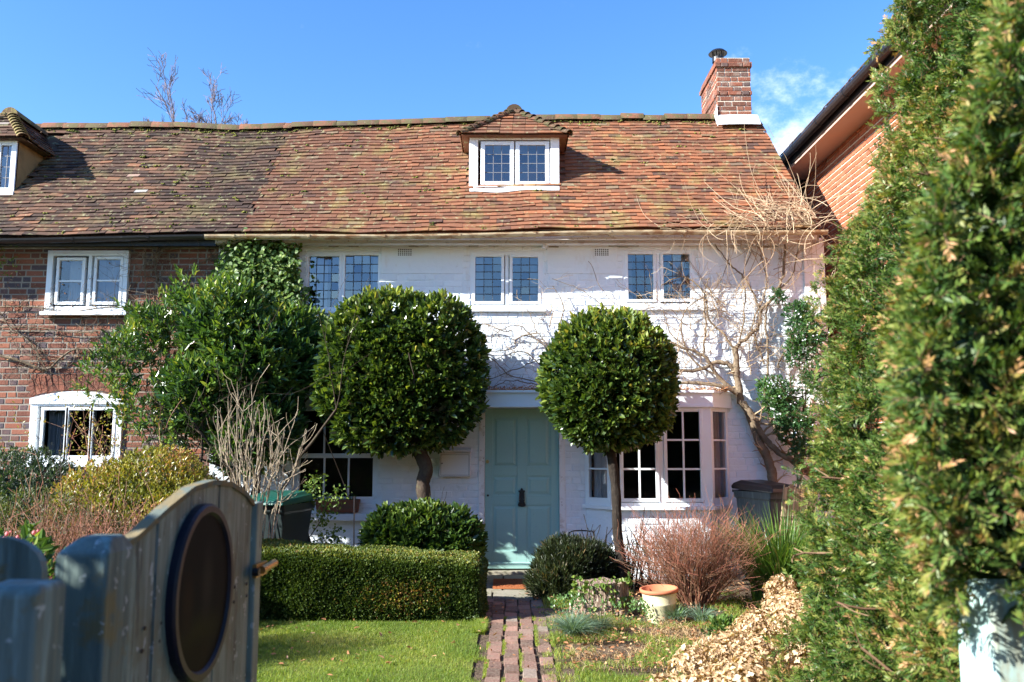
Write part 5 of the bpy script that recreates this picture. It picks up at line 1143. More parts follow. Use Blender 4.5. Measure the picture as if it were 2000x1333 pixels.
# ================================================================== BINS
def bin_(name, label, px0, px1, pytop, Y, body, lid, rot=0.0, lab=False, grp='wheeled bins by the house'):
    c = P((px0 + px1) / 2, pytop, Y); w_ = (P(px1, pytop, Y).x - P(px0, pytop, Y).x) / 2; H = c.z - .05
    t = thing(name, label, 'bin', grp, loc=(c.x, Y, 0)); t.rotation_euler = (0, 0, rot)
    g = Geo(); n = 5
    lv = [(0.06, .74), (.5, .86), (H - .12, .96), (H - .10, 1.04), (H - .03, 1.04)]
    V = [];
    for z, s in lv: V += [(-w_ * s, -.33 * s, z), (w_ * s, -.33 * s, z), (w_ * s, .33 * s, z), (-w_ * s, .33 * s, z)]
    q = [(i * 4 + k, i * 4 + (k + 1) % 4, i * 4 + 4 + (k + 1) % 4, i * 4 + 4 + k) for i in range(4) for k in range(4)] + [(0, 3, 2, 1)]
    g.add(V, q)
    for xx in (-w_ * .55, 0, w_ * .55): g.box(xx - .012, xx + .012, -.33 * .93, -.33 * .80, .15, H - .16)
    g.build('body', M[body], t, bevel=.012)
    g = Geo(); V = []
    lv = [(0, 1.08), (.03, 1.1), (.065, 1.02), (.10, .78)]
    for z, s in lv: V += [(-w_ * s, -.36 * s - .01, H - .03 + z - .02 * (z > 0)), (w_ * s, -.36 * s - .01, H - .03 + z - .02 * (z > 0)), (w_ * s, .34 * s, H - .01 + z), (-w_ * s, .34 * s, H - .01 + z)]
    g.add(V, [(i * 4 + k, i * 4 + (k + 1) % 4, i * 4 + 4 + (k + 1) % 4, i * 4 + 4 + k) for i in range(3) for k in range(4)] + [(12, 13, 14, 15)]); g.build('lid', M[lid], t, bevel=.012)
    g = Geo(); g.tube([(-w_ * .8, .40, H - .04), (w_ * .8, .40, H - .04)], .015, 8)
    for sx in (-1, 1): g.box(sx * w_ * .8 - .015, sx * w_ * .8 + .015, .3, .41, H - .055, H - .025)
    g.build('handle', M[lid], t)
    for sx in (-1, 1):
        g = Geo(); g.tube([(sx * w_ * .8 - .025, .28, .1), (sx * w_ * .8 + .025, .28, .1)], .1, 20); g.build('wheel', M['bin_black'], t)
    if lab:
        g = Geo(); x0 = -w_ * .62; zz = .56; g.add([(x0, -.300, zz), (x0 + .12, -.300, zz), (x0 + .12, -.312, zz + .2), (x0, -.312, zz + .2)], [(0, 1, 2, 3)]); g.box(x0 - .001, x0 + .121, -.3, -.298, zz, zz + .001)
        lo = g.build('sticker', M['label_white'], t)
        cu = bpy.data.curves.new('bin_lettering', 'FONT'); cu.body = 'PLEASE'; cu.size = .032; cu.extrude = .0004
        tq = bpy.data.objects.new('lettering_curve', cu); COL.objects.link(tq); bpy.context.view_layer.update(); tm = bpy.data.meshes.new_from_object(tq.evaluated_get(bpy.context.evaluated_depsgraph_get())); bpy.data.objects.remove(tq); tx = bpy.data.objects.new('lettering', tm); COL.objects.link(tx); tx.parent = lo; tx.location = (x0 + .004, -.316, zz + .165); tx.rotation_euler = (R(90), 0, 0); tm.materials.clear(); tm.materials.append(M['ink'])
    return t
bin_('wheelie_bin', 'green lidded wheelie bin behind the box hedge, white sticker on its front', 492, 590, 968, 9.35, 'bin_dark', 'bin_green', R(-14), True)
bin_('wheelie_bin', 'grey wheelie bin with black lid at the foot of the thick vine', 1462, 1528, 946, 9.9, 'bin_grey', 'bin_black', R(20))
# planter on the sill
t = thing('planter', 'long old terracotta trough with grassy plants on the lower left window sill', 'planter'); a, b = WX(617, 990, 10.38), WX(701, 990, 10.38); z = WZ(1001, 10.4); zt = WZ(976, 10.4); g = Geo()
V = [(a + .02, 10.34, z), (b - .02, 10.34, z), (b - .02, 10.46, z), (a + .02, 10.46, z), (a, 10.32, zt), (b, 10.32, zt), (b, 10.48, zt), (a, 10.48, zt), (a + .015, 10.335, zt), (b - .015, 10.335, zt), (b - .015, 10.465, zt), (a + .015, 10.465, zt), (a + .02, 10.34, zt - .02), (b - .02, 10.34, zt - .02), (b - .02, 10.46, zt - .02), (a + .02, 10.46, zt - .02)]
g.add(V, [(i * 4 + k, i * 4 + (k + 1) % 4, i * 4 + 4 + (k + 1) % 4, i * 4 + 4 + k) for i in range(3) for k in range(4)] + [(12, 13, 14, 15), (3, 2, 1, 0)]); g.box(a - .006, b + .006, 10.314, 10.322, zt - .025, zt + .002); g.build('trough', M['old_terracotta'], t, bevel=.005)
g = Geo(); n = 160; C = np.stack([rng.uniform(a + .03, b - .03, n), rng.uniform(10.35, 10.45, n), np.full(n, zt - .02)], 1); blades(g, C, rng.uniform(.05, .13, n), .007, rng.uniform(.1, .9, n), rng.random(n) * .5); g.build('grass_tuft', M['strap'], t)
g = Geo(); g.tube([P(691, 1075, 10.0), P(692, 970, 10.05)], .009, 7); tag(g.build('garden_cane', M['bamboo'], None), 'thin upright pinkish cane in front of the lower left window', 'cane')
g = Geo(); g.tube([P(681, 970, 10.36), P(632, 845, 10.40)], .005, 6); tag(g.build('slanting_stick', M['bamboo'], None), 'slender stick leaning from the planter across the window', 'stick')
# letterbox
t = thing('letterbox', 'white metal letterbox with sloping lid on the wall left of the door', 'letterbox'); a, b = WX(859, 905, 10.4), WX(919, 905, 10.4); z0, z1 = WZ(931, 10.4), WZ(880, 10.4); g = Geo()
g.box(a, b, 10.36, 10.49, z0, z1 - .03); g.build('body', M['box_paint'], t, bevel=.005); g = Geo(); g.prism([Vector((a - .006, 10.335, z1 - .022)), Vector((a - .006, 10.335, z1)), Vector((a - .006, 10.49, z1 + .035)), Vector((a - .006, 10.49, z1 - .022))], (b - a + .012, 0, 0)); g.build('lid', M['box_paint'], t, bevel=.003)
g = Geo(); rect_frame(g, a + .014, b - .014, z0 + .014, z1 - .05, 10.357, 10.361, .005); g.build('door_rim', M['lead'], t); g = Geo(); g.tube([(a + .03, 10.350, (z0 + z1) / 2), (a + .03, 10.36, (z0 + z1) / 2)], .009, 10); g.build('lock', M['lead'], t)
g = Geo(); k = P(866, 868, 10.48); g.tube([(k.x - .02, 10.47, k.z), (k.x + .03, 10.45, k.z), (k.x + .035, 10.45, k.z - .015)], .005, 6); tag(g.build('wall_hook', M['iron'], None), 'small rusty hook on the wall above the letterbox', 'hook')
# doormat
a, b = G(966, 1150, .04), G(1040, 1150, .04); g = Geo(); g.box(a.x - .02, b.x + .12, a.y, a.y + .55, .036, .058)
n = 5000; C = np.stack([rng.uniform(a.x - .02, b.x + .12, n), rng.uniform(a.y, a.y + .55, n), np.full(n, .055)], 1); blades(g, C, .012, .004, .4, rng.random(n)); tag(g.build('doormat', M['mat_coir'], None), 'orange brown coir doormat before the green door', 'doormat')

# ================================================================== BED ON THE RIGHT
# dark spiky clump
def clump(name, label, cat, px, py, Y, n, h, rad, lean, m, width=.008, part='foliage', sp=.5, seg=4, z0=.03, ry=None, clip=0):
    c = P(px, py, Y); t = thing(name, label, cat); g = Geo(); az = rng.uniform(0, 2 * math.pi, n); q = np.sqrt(rng.random(n)); C = np.stack([c.x + np.cos(az) * rad * q, Y + np.sin(az) * (ry or rad) * q, np.full(n, z0)], 1)
    blades(g, C, h * rng.uniform(.65, 1.05, n), width, lean * q * rng.uniform(.5, 1.3, n) + .05, np.clip(rng.normal(size=n) * .25 + .45, 0, 1), seg=seg, az=az + rng.normal(size=n) * sp); g.build(part, M[m], t); return t
c = P(1112, 1120, 9.1)
bush('dark_bush', 'dense dark narrow-leaved rounded bush beside the doormat', 'bush', [(c.x - .0, 9.1, .22, .33, .33, .32), (c.x + .23, 9.2, .2, .25, .28, .29), (c.x - .13, 8.95, .12, .27, .28, .22)], 'dark_needle', 4200, .075, .011, 6, up=.9, shoot=.08, young=.4, scatter_r=.08, openv=.7)
t = clump('lavender', 'dark woody lavender between the spiky clump and the smaller bay tree', 'plant', 1185, 1130, 9.4, 1500, .4, .25, .4, 'spiky', .006)
# pruned sticks
t = thing('pruned_shrub', 'dark cut-back shrub stems around the foot of the smaller bay tree', 'shrub'); g = Geo()
for i in range(34):
    s = P(rng.uniform(1140, 1290), 1130, 9.45); s.z = 0; grow(g, s, (rng.normal() * .18, rng.normal() * .1, 1), rng.uniform(.35, .68), .009, 1, 3, .4, .35, .07, 0, 5, 5, .004, taper=.6)
g.build('branch', M['bark_dark'], t)
g = Geo(); n = 900; C = np.array([tuple(P(rng.uniform(1150, 1290), rng.uniform(1060, 1150), 9.45)) for _ in range(n)]); leaves(g, C, rdir(n), rdir(n), .03, .015, rng.random(n) * .4); g.build('foliage', M['bay'], t)
# mower handle
t = thing('garden_tool', 'black looped handle with orange grip against the sunlit wall', 'tool'); g = Geo(); Y = 10.2
g.tube(smooth_path([P(1112, 1120, Y), P(1111, 1050, Y), P(1114, 1040, Y), P(1128, 1037, Y), P(1150, 1038, Y), P(1160, 1046, Y), P(1164, 1120, Y)], 5), .008, 8); g.build('handle', M['iron'], t, smooth=True)
g = Geo(); a, b = P(1122, 1070, Y - .03), P(1152, 1060, Y - .03); g.box(a.x, b.x, Y - .05, Y, a.z - .03, b.z); g.build('grip', M['orange_plastic'], t, bevel=.006)
g = Geo(); g.box(a.x + .03, b.x - .02, Y - .055, Y - .045, a.z + .01, b.z - .01); g.build('grip_slot', M['ink'], t)
g = Geo(); a = P(1160, 1074, Y - .03); g.lathe(a, [(.001, -.03), (.035, -.02), (.04, 0), (.03, .02), (.001, .025)], 12); g.build('knob', M['orange_plastic'], t)
# stump
t = thing('tree_stump', 'weathered pale tree stump overgrown with ivy below the smaller bay tree', 'stump'); c = G(1178, 1196, .04); c.y += .15; g = Geo(); n = 72; V = []; lv = 10
for j in range(lv):
    for i in range(n):
        a = 2 * math.pi * i / n; zz = .27 * j / (lv - 1); rr = .225 + .05 * (1 - j / lv) ** 3 + .028 * mn.noise(Vector((math.cos(a) * 2, math.sin(a) * 2, 1))) + .008 * math.sin(i * 2.9) + .006 * math.sin(i * 5.3)
        top = .02 * mn.noise(Vector((math.cos(a) * 3, math.sin(a) * 3, 5))) * j / lv; V.append((c.x + math.cos(a) * rr * 1.08, c.y + math.sin(a) * rr * .75, zz + top + .02))
g.add(V, [(j * n + i, j * n + (i + 1) % n, (j + 1) * n + (i + 1) % n, (j + 1) * n + i) for j in range(lv - 1) for i in range(n)]); g.add(V[-n:] + [(c.x, c.y, .25)], t=[(i, (i + 1) % n, n) for i in range(n)])
g.build('wood', M['stump'], t, smooth=False)
g = Geo(); n = 260; a = rng.uniform(-math.pi, 0, n); zz = rng.uniform(.03, .34, n) ** 1; C = np.stack([c.x + np.cos(a) * .26, c.y + np.sin(a) * .2 * rng.uniform(.8, 1.1, n), zz], 1); k = (lump(C, 6, 2) > .05) | (zz > .27); C = C[k]; n = len(C)
leaves(g, C, rdir(n), unit(rng.normal(size=(n, 3)) * .5 + [0, -1, .5]), rng.uniform(.03, .06, n), rng.uniform(.025, .045, n), rng.uniform(.2, 1, n)); g.build('ivy_foliage', M['ivy'], t)
# pot
c = G(1295, 1216, .01); c.y += .1; t = thing('plant_pot', 'cream glazed plant pot with terracotta rim in the flower bed', 'plant pot', loc=(c.x, c.y, .0)); t.rotation_euler = (R(2), R(-3), 0); t.scale = (1.08, 1.08, 1.08)
g = Geo(); g.lathe((0, 0, 0), [(.001, 0), (.105, 0), (.11, .01), (.128, .14), (.132, .145), (.132, .155), (.13, .16), (.142, .235)], 40); g.build('body', M['cream_glaze'], t, smooth=True)
g = Geo(); g.lathe((0, 0, 0), [(.143, .235), (.155, .237), (.157, .25), (.155, .262), (.145, .266), (.136, .26), (.112, .12), (.001, .115)], 40); g.build('rim', M['terracotta'], t, smooth=True)
# red-twigged shrub
c = G(1375, 1195, .03)
t, tips = twig_bush('twiggy_shrub', 'large leafless shrub of fine reddish brown twigs below the bay window', 'shrub', (c.x, 8.35, .0), .72, .86, 190, 'red_twig', .0055, 4, 2, up=.03, sp=.34, blen=.68, ry=.8)
# strap-leaved plant, bin side
clump('iris_clump', 'bright green strap-leaved clump between the grey bin and the yew hedge', 'plant', 1530, 1120, 8.6, 900, 1.0, .30, .75, 'strap', .020, 'foliage', seg=6)
c = P(1575, 1100, 8.2); 
for i, (px, py, Y, rr, nn, lb) in enumerate([(1120, 1225, 7.0, .06, 650, 'large bluish grey tuft at the edge of the path'), (1172, 1222, 7.25, .05, 350, 'smaller greenish tuft right of the large bluish tuft'), (1318, 1215, 7.7, .09, 520, 'silvery tuft against the cream pot'), (1372, 1225, 7.6, .06, 260, 'small silvery tuft under the leafless reddish shrub')]):
    c = P(px, py, Y); clump('silvery_tuft', lb, 'plant', px, py, Y, nn, .25 if i == 0 else .18, rr, 1.5, 'blue_tuft' if i != 1 else 'olive_leaf',   .006, 'foliage', sp=.3, seg=4)
    bpy.context.scene.objects[-1]
bush('weed', 'small bright green leafy weed in the bed left of the dried hydrangea', 'plant', [(*P(1415, 1240, 7.0)[:2], .07, .12, .1, .06)], 'ivy', 60, .05, .035, 4, up=.5, inner=False)
bush('bed_seedlings', 'pale green seedlings spreading in front of the stump', 'plant', [(.62, 8.0, .07, .28, .22, .07), (1.2, 7.75, .07, .35, .2, .06)], 'climber_leaf', 420, .03, .02, 4, up=.6, inner=False, young=.75)
# reed screen panel
t = thing('reed_screen', 'leaning panel of split reeds behind the strap-leaved clump', 'screen'); g = Geo(); Y = 9.2
for i in range(26):
    f = i / 25; a = P(1512 + 70 * f, 1120, Y + .1 * f); b = P(1532 + 62 * f, 945 + rng.uniform(-4, 8) + 6 * f, Y + .12 * f); a.z = 0
    g.tube([a, b], .009, 5, r=float(rng.uniform(0, 1)))
g.build('reed', M['reed'], t); g = Geo(); g.tube([P(1522, 1010, Y - .02), P(1586, 1010, Y + .08)], .004, 4); g.build('wire', M['iron'], t)
# dried hydrangea
t = thing('hydrangea', 'big mound of dried straw-coloured hydrangea heads beside the yew hedge', 'shrub')
heads = []
def head_mesh(k):
    g = Geo(); n = 150; q, nr, u = selli(n, .088, .088, .064, 2); C = q * rng.uniform(.82, 1.08, (n, 1)); nrj = unit(nr + rng.normal(size=(n, 3)) * .35); T = unit(np.cross(nrj, rdir(n))); B = np.cross(nrj, T); rv = np.clip(rng.normal(size=n) * .25 + .55, 0, 1)
    for j in range(4):
        a = j * math.pi / 2; D = T * math.cos(a) + B * math.sin(a); leaves(g, C, unit(D + nrj * rng.uniform(.1, .7, (n, 1))), nrj, rng.uniform(.013, .021, n), rng.uniform(.012, .019, n), np.clip(rv + rng.normal(size=n) * .1, 0, 1), .25)
    return g.build('flower_head', M['petal'], t)
protos = [head_mesh(k) for k in range(4)]
spots = []
tries = 0
while len(spots) < 96 and tries < 6000:
    tries += 1
    y = rng.uniform(3.45, 6.7); lo = .30 + (y - 3.5) * .54; x = rng.uniform(lo, 2.35)
    z = .40 + .10 * min((x - lo) * 2, 1) + .01 * (y - 4) + rng.normal() * .05
    z *= min(1, .86 + (x - lo) * 1.2)
    if all((x - a) ** 2 + (y - b) ** 2 > .112 ** 2 for a, b, c_ in spots): spots.append((x, y, z))
for i, (x, y, z) in enumerate(spots):
    o = protos[i] if i < 4 else protos[i % 4].copy()
    if i >= 4: COL.objects.link(o); o.parent = t
    s = rng.uniform(.85, 1.3); o.location = (x, y, z); o.rotation_euler = (rng.normal() * .3, rng.normal() * .3, rng.uniform(0, 6.28)); o.scale = (s, s, s)
g = Geo()
for (x, y, z) in spots: g.tube(smooth_path([(x + rng.normal() * .08 + .05, y + rng.normal() * .06, 0), (x + rng.normal() * .04, y, z * .5), (x, y, z)], 3), .004, 4)
g.build('stem', M['pale_twig'], t)
g = Geo(); n = 5200; y = rng.uniform(3.4, 6.8, n); x = .36 + (y - 3.5) * .54 + rng.random(n) * 1.6; C = np.stack([x, y, rng.uniform(.03, .42, n)], 1)
leaves(g, C, rdir(n), rdir(n), rng.uniform(.02, .035, n), rng.uniform(.015, .03, n), rng.uniform(0, .55, n)); g.build('dried_petal', M['petal'], t); bpy.data.objects['dried_petal']['kind'] = 'stuff'
g = Geo(); n = 70; y = rng.uniform(3.6, 6.5, n); x = .55 + (y - 3.5) * .50 + rng.random(n) * 1.2; C = np.stack([x, y, rng.uniform(.35, .52, n)], 1); leaves(g, C, rdir(n), unit(rng.normal(size=(n, 3)) * .4 + [0, 0, 1]), .06, .035, rng.random(n) * .6 + .3); g.build('foliage', M['climber_leaf'], t)

# ================================================================== YEW HEDGE
t = thing('yew_hedge', 'tall close yew hedge filling the right side beside the path', 'hedge')
def yew_x(z): return np.interp(z, [0, .6, 1.45, 2.25, 2.42, 2.56, 2.84, 3.1, 3.28, 3.5, 4.4], [1.02, 1.08, 1.20, 1.35, 1.47, 1.56, 1.64, 1.65, 1.66, 1.80, 2.4])
def yew_shoots(g, gt, C, A, Ln, nn, NL, NW, rnd):
    """flat needle sprays: two ranks of needles along a shoot"""
    m = len(C); A = unit(A); S = unit(np.cross(A, unit(rng.normal(size=(m, 3)) + [0, 0, .6]))); N = np.cross(S, A)
    Ln = np.broadcast_to(Ln, (m,))[:, None]
    for i in range(nn):
        s = (i + .5) / nn; ph = (0 if i % 2 else math.pi) + rng.normal(size=(m, 1)) * .65
        R0 = S * np.cos(ph) + N * np.sin(ph) + N * .25
        Pp = C + A * Ln * s; D = unit(R0 * (1.15 - .7 * s) + A * (.6 + .7 * s) + rng.normal(size=(m, 3)) * .10); sz = rng.uniform(.65, 1.15, m) * (1 - .3 * s)
        L = NL * sz; W = NW; n = m; Sd = unit(np.cross(D, N + rng.normal(size=(m, 3)) * .3))
        V = np.stack([Pp, Pp + D * L[:, None] * .45 + Sd * W * .5, Pp + D * L[:, None], Pp + D * L[:, None] * .45 - Sd * W * .5], 1).reshape(-1, 3)
        b = np.arange(n)[:, None] * 4; g.add(V, b + np.array([0, 1, 2, 3]), r=np.clip(rnd + .34 * (s - .5) + rng.normal(size=m) * .07, 0, 1))
    # shoot axis
    w_ = .0011; V = np.stack([C - S * w_, C + S * w_, C + A * Ln + S * w_ * .4, C + A * Ln - S * w_ * .4], 1).reshape(-1, 3); b = np.arange(m)[:, None] * 4
    gt.add(V, b + np.array([0, 1, 2, 3]), r=rng.random(m))
g = Geo(); gt = Geo()
def yew_face(n, kind):
    if kind == 'side':      # long face towards the path
        y = rng.uniform(2.25, 3.62, n); z = rng.uniform(.05, 4.6, n); x = yew_x(z) + .02; N = np.tile([-1., -.15, .12], (n, 1))
    elif kind == 'end':     # far end
        x = 1.15 + rng.random(n) * 1.4; z = rng.uniform(.05, 4.6, n); x = np.maximum(x, yew_x(z)); y = np.full(n, 3.62); N = np.tile([-.2, 1., .1], (n, 1))
    elif kind == 'front':   # towards the camera
        z = rng.uniform(.05, 4.6, n); x = yew_x(z) + rng.random(n) * 1.3; y = np.full(n, 2.2); N = np.tile([-.3, -1., .1], (n, 1))
    C = np.stack([x, y, z], 1); k = lump(C, 8, 77) > -.22; C, N, x, y, z = C[k], N[k], x[k], y[k], z[k]; n = len(C); lu = lump(C, 1.6, 21); lu2 = lump(C, 5.5, 4)
    if kind == 'side':
        cor = np.clip((y - 3.35) / .27, 0, 1); C[:, 0] += cor ** 2 * .12
    lu3 = lump(C, 10, 40); C += unit(N) * (.10 * lu + .10 * lu2 + .05 * lu3 - rng.exponential(.035, n))[:, None]
    A = unit(N * .8 + [0, 0, .35] + rng.normal(size=(n, 3)) * .6)
    return C, A, lu + lu2 * .5
for kind, n in (('side', 34000), ('end', 4000), ('front', 12000)):
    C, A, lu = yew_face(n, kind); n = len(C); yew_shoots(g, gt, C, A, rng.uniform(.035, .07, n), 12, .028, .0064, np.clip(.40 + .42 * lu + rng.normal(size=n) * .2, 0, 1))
# long loose shoots breaking the outline
n = 420; C, A, lu = yew_face(n, 'side'); k = C[:, 1] > 3.0; C = C[k]; A = unit(A[k] + [-.3, .2, .5]); yew_shoots(g, gt, C, A, .15, 18, .030, .0048, np.full(len(C), .55))
# dark inside
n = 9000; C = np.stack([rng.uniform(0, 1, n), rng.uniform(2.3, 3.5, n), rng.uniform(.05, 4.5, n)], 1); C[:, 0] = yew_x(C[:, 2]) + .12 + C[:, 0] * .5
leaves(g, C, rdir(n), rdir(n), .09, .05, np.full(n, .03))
# nearer mass overhanging the gate post
def near_bottom(x): return 1.30 - (x - .76) * .95
def near_x(z, y): return .70 + (y - 1.5) * .42 + np.clip(z - 1.75, 0, 9) * .42 + np.clip(1.4 - z, 0, 9) * .3
n = 30000
z = rng.uniform(.75, 3.6, n); y = rng.uniform(1.45, 2.1, n); x = near_x(z, y)
f = rng.random(n) < .55
x = np.where(f, x + rng.random(n) * .8, x); y = np.where(f, 1.47, y)
C = np.stack([x, y, z], 1); k = (z > near_bottom(x) + .03 * rng.normal(size=n)) & (lump(C, 13, 5) > -.25); C = C[k]; f = f[k]; n = len(C)
N = np.where(f[:, None], np.array([-.35, -1, 0.]), np.array([-1., -.3, 0.])); lu = lump(C, 2.2, 31); lu2 = lump(C, 7, 5); C += unit(N) * (.05 * lu + .035 * lu2 - rng.exponential(.022, n))[:, None]
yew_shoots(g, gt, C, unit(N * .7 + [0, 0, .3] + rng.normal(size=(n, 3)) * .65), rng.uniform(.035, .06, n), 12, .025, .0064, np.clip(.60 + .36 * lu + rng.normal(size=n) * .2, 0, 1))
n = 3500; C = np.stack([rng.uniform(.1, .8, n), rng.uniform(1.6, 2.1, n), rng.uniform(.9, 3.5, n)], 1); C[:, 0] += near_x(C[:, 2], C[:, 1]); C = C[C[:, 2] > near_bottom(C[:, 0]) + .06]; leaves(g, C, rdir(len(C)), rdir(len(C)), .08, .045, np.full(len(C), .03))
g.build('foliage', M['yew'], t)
for i in range(46):     # woody clipped ends showing
    z = rng.uniform(.9, 3.3); y = rng.uniform(1.45, 1.6); x = rng.uniform(.8, 1.3)
    if z < near_bottom(x): continue
    grow(gt, (x + float(near_x(z, 1.5)) - .6, y + .04, z), (abs(rng.normal()) + .1, -.25, rng.normal() * .7), rng.uniform(.07, .16), .005, 1, 2, .5, .5, .18, 0, 5, 5, .003, taper=.7)
for i in range(26):
    z = rng.uniform(.3, 3.5); y = rng.uniform(2.3, 3.4); grow(gt, (float(yew_x(z)) + .08, y, z), (-.7, rng.normal() * .6, rng.normal() * .6), rng.uniform(.12, .25), .005, 1, 2, .5, .5, .18, 0, 5, 4, .002, taper=.7)
gt.build('twig', M['yew_twig'], t)
g = Geo(); 
for y in (2.5, 3.0, 3.4): g.tube([(1.75, y, 0), (1.8, y + .05, 1.5), (1.9, y, 3)], [.06, .05, .03], 8)
g.tube([(1.45, 2.0, 0), (1.42, 1.9, 1.0), (1.4, 1.85, 2.4)], [.05, .045, .02], 8)
g.build('trunk', M['bark_dark'], t, smooth=True)

# ================================================================== GATE, POSTS, FENCE
gp = thing('gate_post', 'weathered teal gate post with lichen on its chamfered top at left', 'gate post', 'wooden gate posts', loc=(0, 0, 0))
def wpost(x0, x1, y0, y1, zt, m, parent, ch=.03, name='post'):
    g = Geo(); V = [(x0, y0, 0), (x1, y0, 0), (x1, y1, 0), (x0, y1, 0), (x0, y0, zt - ch), (x1, y0, zt - ch), (x1, y1, zt - ch), (x0, y1, zt - ch), (x0 + ch, y0 + ch, zt), (x1 - ch * .3, y0 + ch, zt), (x1 - ch * .3, y1 - ch, zt), (x0 + ch, y1 - ch, zt)]
    g.add(V, [(0, 3, 2, 1), (0, 1, 5, 4), (1, 2, 6, 5), (2, 3, 7, 6), (3, 0, 4, 7), (4, 5, 9, 8), (5, 6, 10, 9), (6, 7, 11, 10), (7, 4, 8, 11), (8, 9, 10, 11)]); return g.build(name, m, parent, bevel=.006)
a = P(103, 1150, 1.70); b = P(207, 1150, 1.70)
wpost(a.x, b.x, 1.70, 1.82, P(150, 1046, 1.76).z, M['teal_post'], gp)
# gate leaf, swung open into the garden
ga = thing('garden_gate', 'teal arched boarded garden gate standing open with a round sign on it', 'gate')
A = Vector((-.838, 1.84, 0)); B = Vector((-.800, 2.73, 0)); d = (B - A).normalized(); nr = Vector((d.y, -d.x, 0)); Ln = (B - A).length
def gtop(s): 
    u = s / Ln; return float(np.interp(u, [0, .1, .25, .42, .58, .72, .85, .93], [1.285, 1.305, 1.352, 1.396, 1.408, 1.396, 1.365, 1.33]))
nb = 9; bwid = (Ln - .06) / nb
g = Geo(); cap = Geo()
for i in range(nb):
    s0, s1 = i * bwid + .002, (i + 1) * bwid - .002; K = 5; off = rng.normal() * .0015
    ss = np.linspace(s0, s1, K + 1); F = []; Bk = []
    for s in ss: F.append((A + d * s + nr * (.012 + off), gtop(s) - .004)); Bk.append((A + d * s - nr * .010, gtop(s) - .004))
    poly = [Vector((F[0][0].x, F[0][0].y, .08))] + [Vector((p.x, p.y, z)) for p, z in F] + [Vector((F[-1][0].x, F[-1][0].y, .08))]
    g.prism(poly, tuple(-nr * .022))
g.build('board', M['teal_wood'], ga, bevel=.0025)
ss = np.linspace(0, Ln - .06, 40)
V = [];
for s in ss:
    p = A + d * s; z = gtop(s)
    for (o, dz) in ((.017, -.006), (.017, .008), (-.014, .008), (-.014, -.006)): q = p + nr * o; V.append((q.x, q.y, z + dz))
cap.add(V, [(i * 4 + k, i * 4 + (k + 1) % 4, i * 4 + 4 + (k + 1) % 4, i * 4 + 4 + k) for i in range(39) for k in range(4)]); cap.build('top_edge', M['wood_edge'], ga)
g = Geo(); c = A + d * (Ln - .028); g.obox(c + Vector((0, 0, .70)), d * .028, nr * .024, (0, 0, .635)); g.build('stile', M['teal_wood'], ga, bevel=.005)
g = Geo()
for z in (.25, 1.08): g.obox(A + d * Ln * .47 - nr * .028 + Vector((0, 0, z)), d * Ln * .46, nr * .016, (0, 0, .045))
g.build('rail', M['teal_wood'], ga, bevel=.004)
g = Geo()
for i in range(nb):
    for z in (1.06, 1.10, .23):
        q = A + d * ((i + .5 + rng.normal() * .08) * bwid) + nr * .013; q.z = z + rng.normal() * .006; g.tube([q, q + nr * .003], [.005, .004], 8)
ob_ = g.build('nail', M['iron'], ga); ob_['kind'] = 'stuff'
# brass latch at the free end
lt = P(493, 1112, 2.7); g = Geo(); c = A + d * (Ln - .03) + nr * .03; c.z = lt.z; g.obox(c, d * .05, nr * .006, (0, 0, .020)); g.tube([c - d * .02 + nr * .012, c + d * .085 + nr * .018 + Vector((0, 0, .008))], .012, 10); latch = g.build('latch', M['brass'], ga)
g = Geo(); g.tube([c - d * .06 + nr * .0, c - d * .06 + nr * .018], .012, 10); g.build('latch_screw', M['iron'], latch)
# round sign on the gate
so = thing('gate_sign', 'round dark glossy sign with navy rim fixed to the teal gate', 'sign'); sc_ = (P(315, 1160, 1.99) + P(458, 1160, 2.49)) / 2
u0 = .43; cS = A + d * u0 + nr * .014; cS.z = 1.135; RX, RZ = .192, .222
def oval(rx, rz, off, n=56): return [Vector(cS + d * math.cos(2 * math.pi * i / n) * rx + nr * off + Vector((0, 0, math.sin(2 * math.pi * i / n) * rz))) for i in range(n)]
g = Geo(); n = 56; rings = [oval(RX, RZ, 0), oval(RX, RZ, .018), oval(RX - .006, RZ - .006, .024), oval(RX - .022, RZ - .022, .024), oval(RX - .028, RZ - .028, .016)]
g.add([tuple(p) for r_ in rings for p in r_], [(j * n + i, j * n + (i + 1) % n, (j + 1) * n + (i + 1) % n, (j + 1) * n + i) for j in range(4) for i in range(n)]); g.build('rim', M['navy'], so, smooth=False)
pm = bpy.data.materials.new('painted_sign'); pm.use_nodes = True; pt = pm.node_tree; bs = pt.nodes['Principled BSDF']; bs.inputs['Roughness'].default_value = .5; bs.inputs['Specular IOR Level'].default_value = .03
tcn = nd(pt, 'ShaderNodeTexCoord'); cur = None
cx_ = nd(pt, 'ShaderNodeRGB'); cx_.outputs[0].default_value = (.005, .007, .010, 1); cur = cx_.outputs[0]
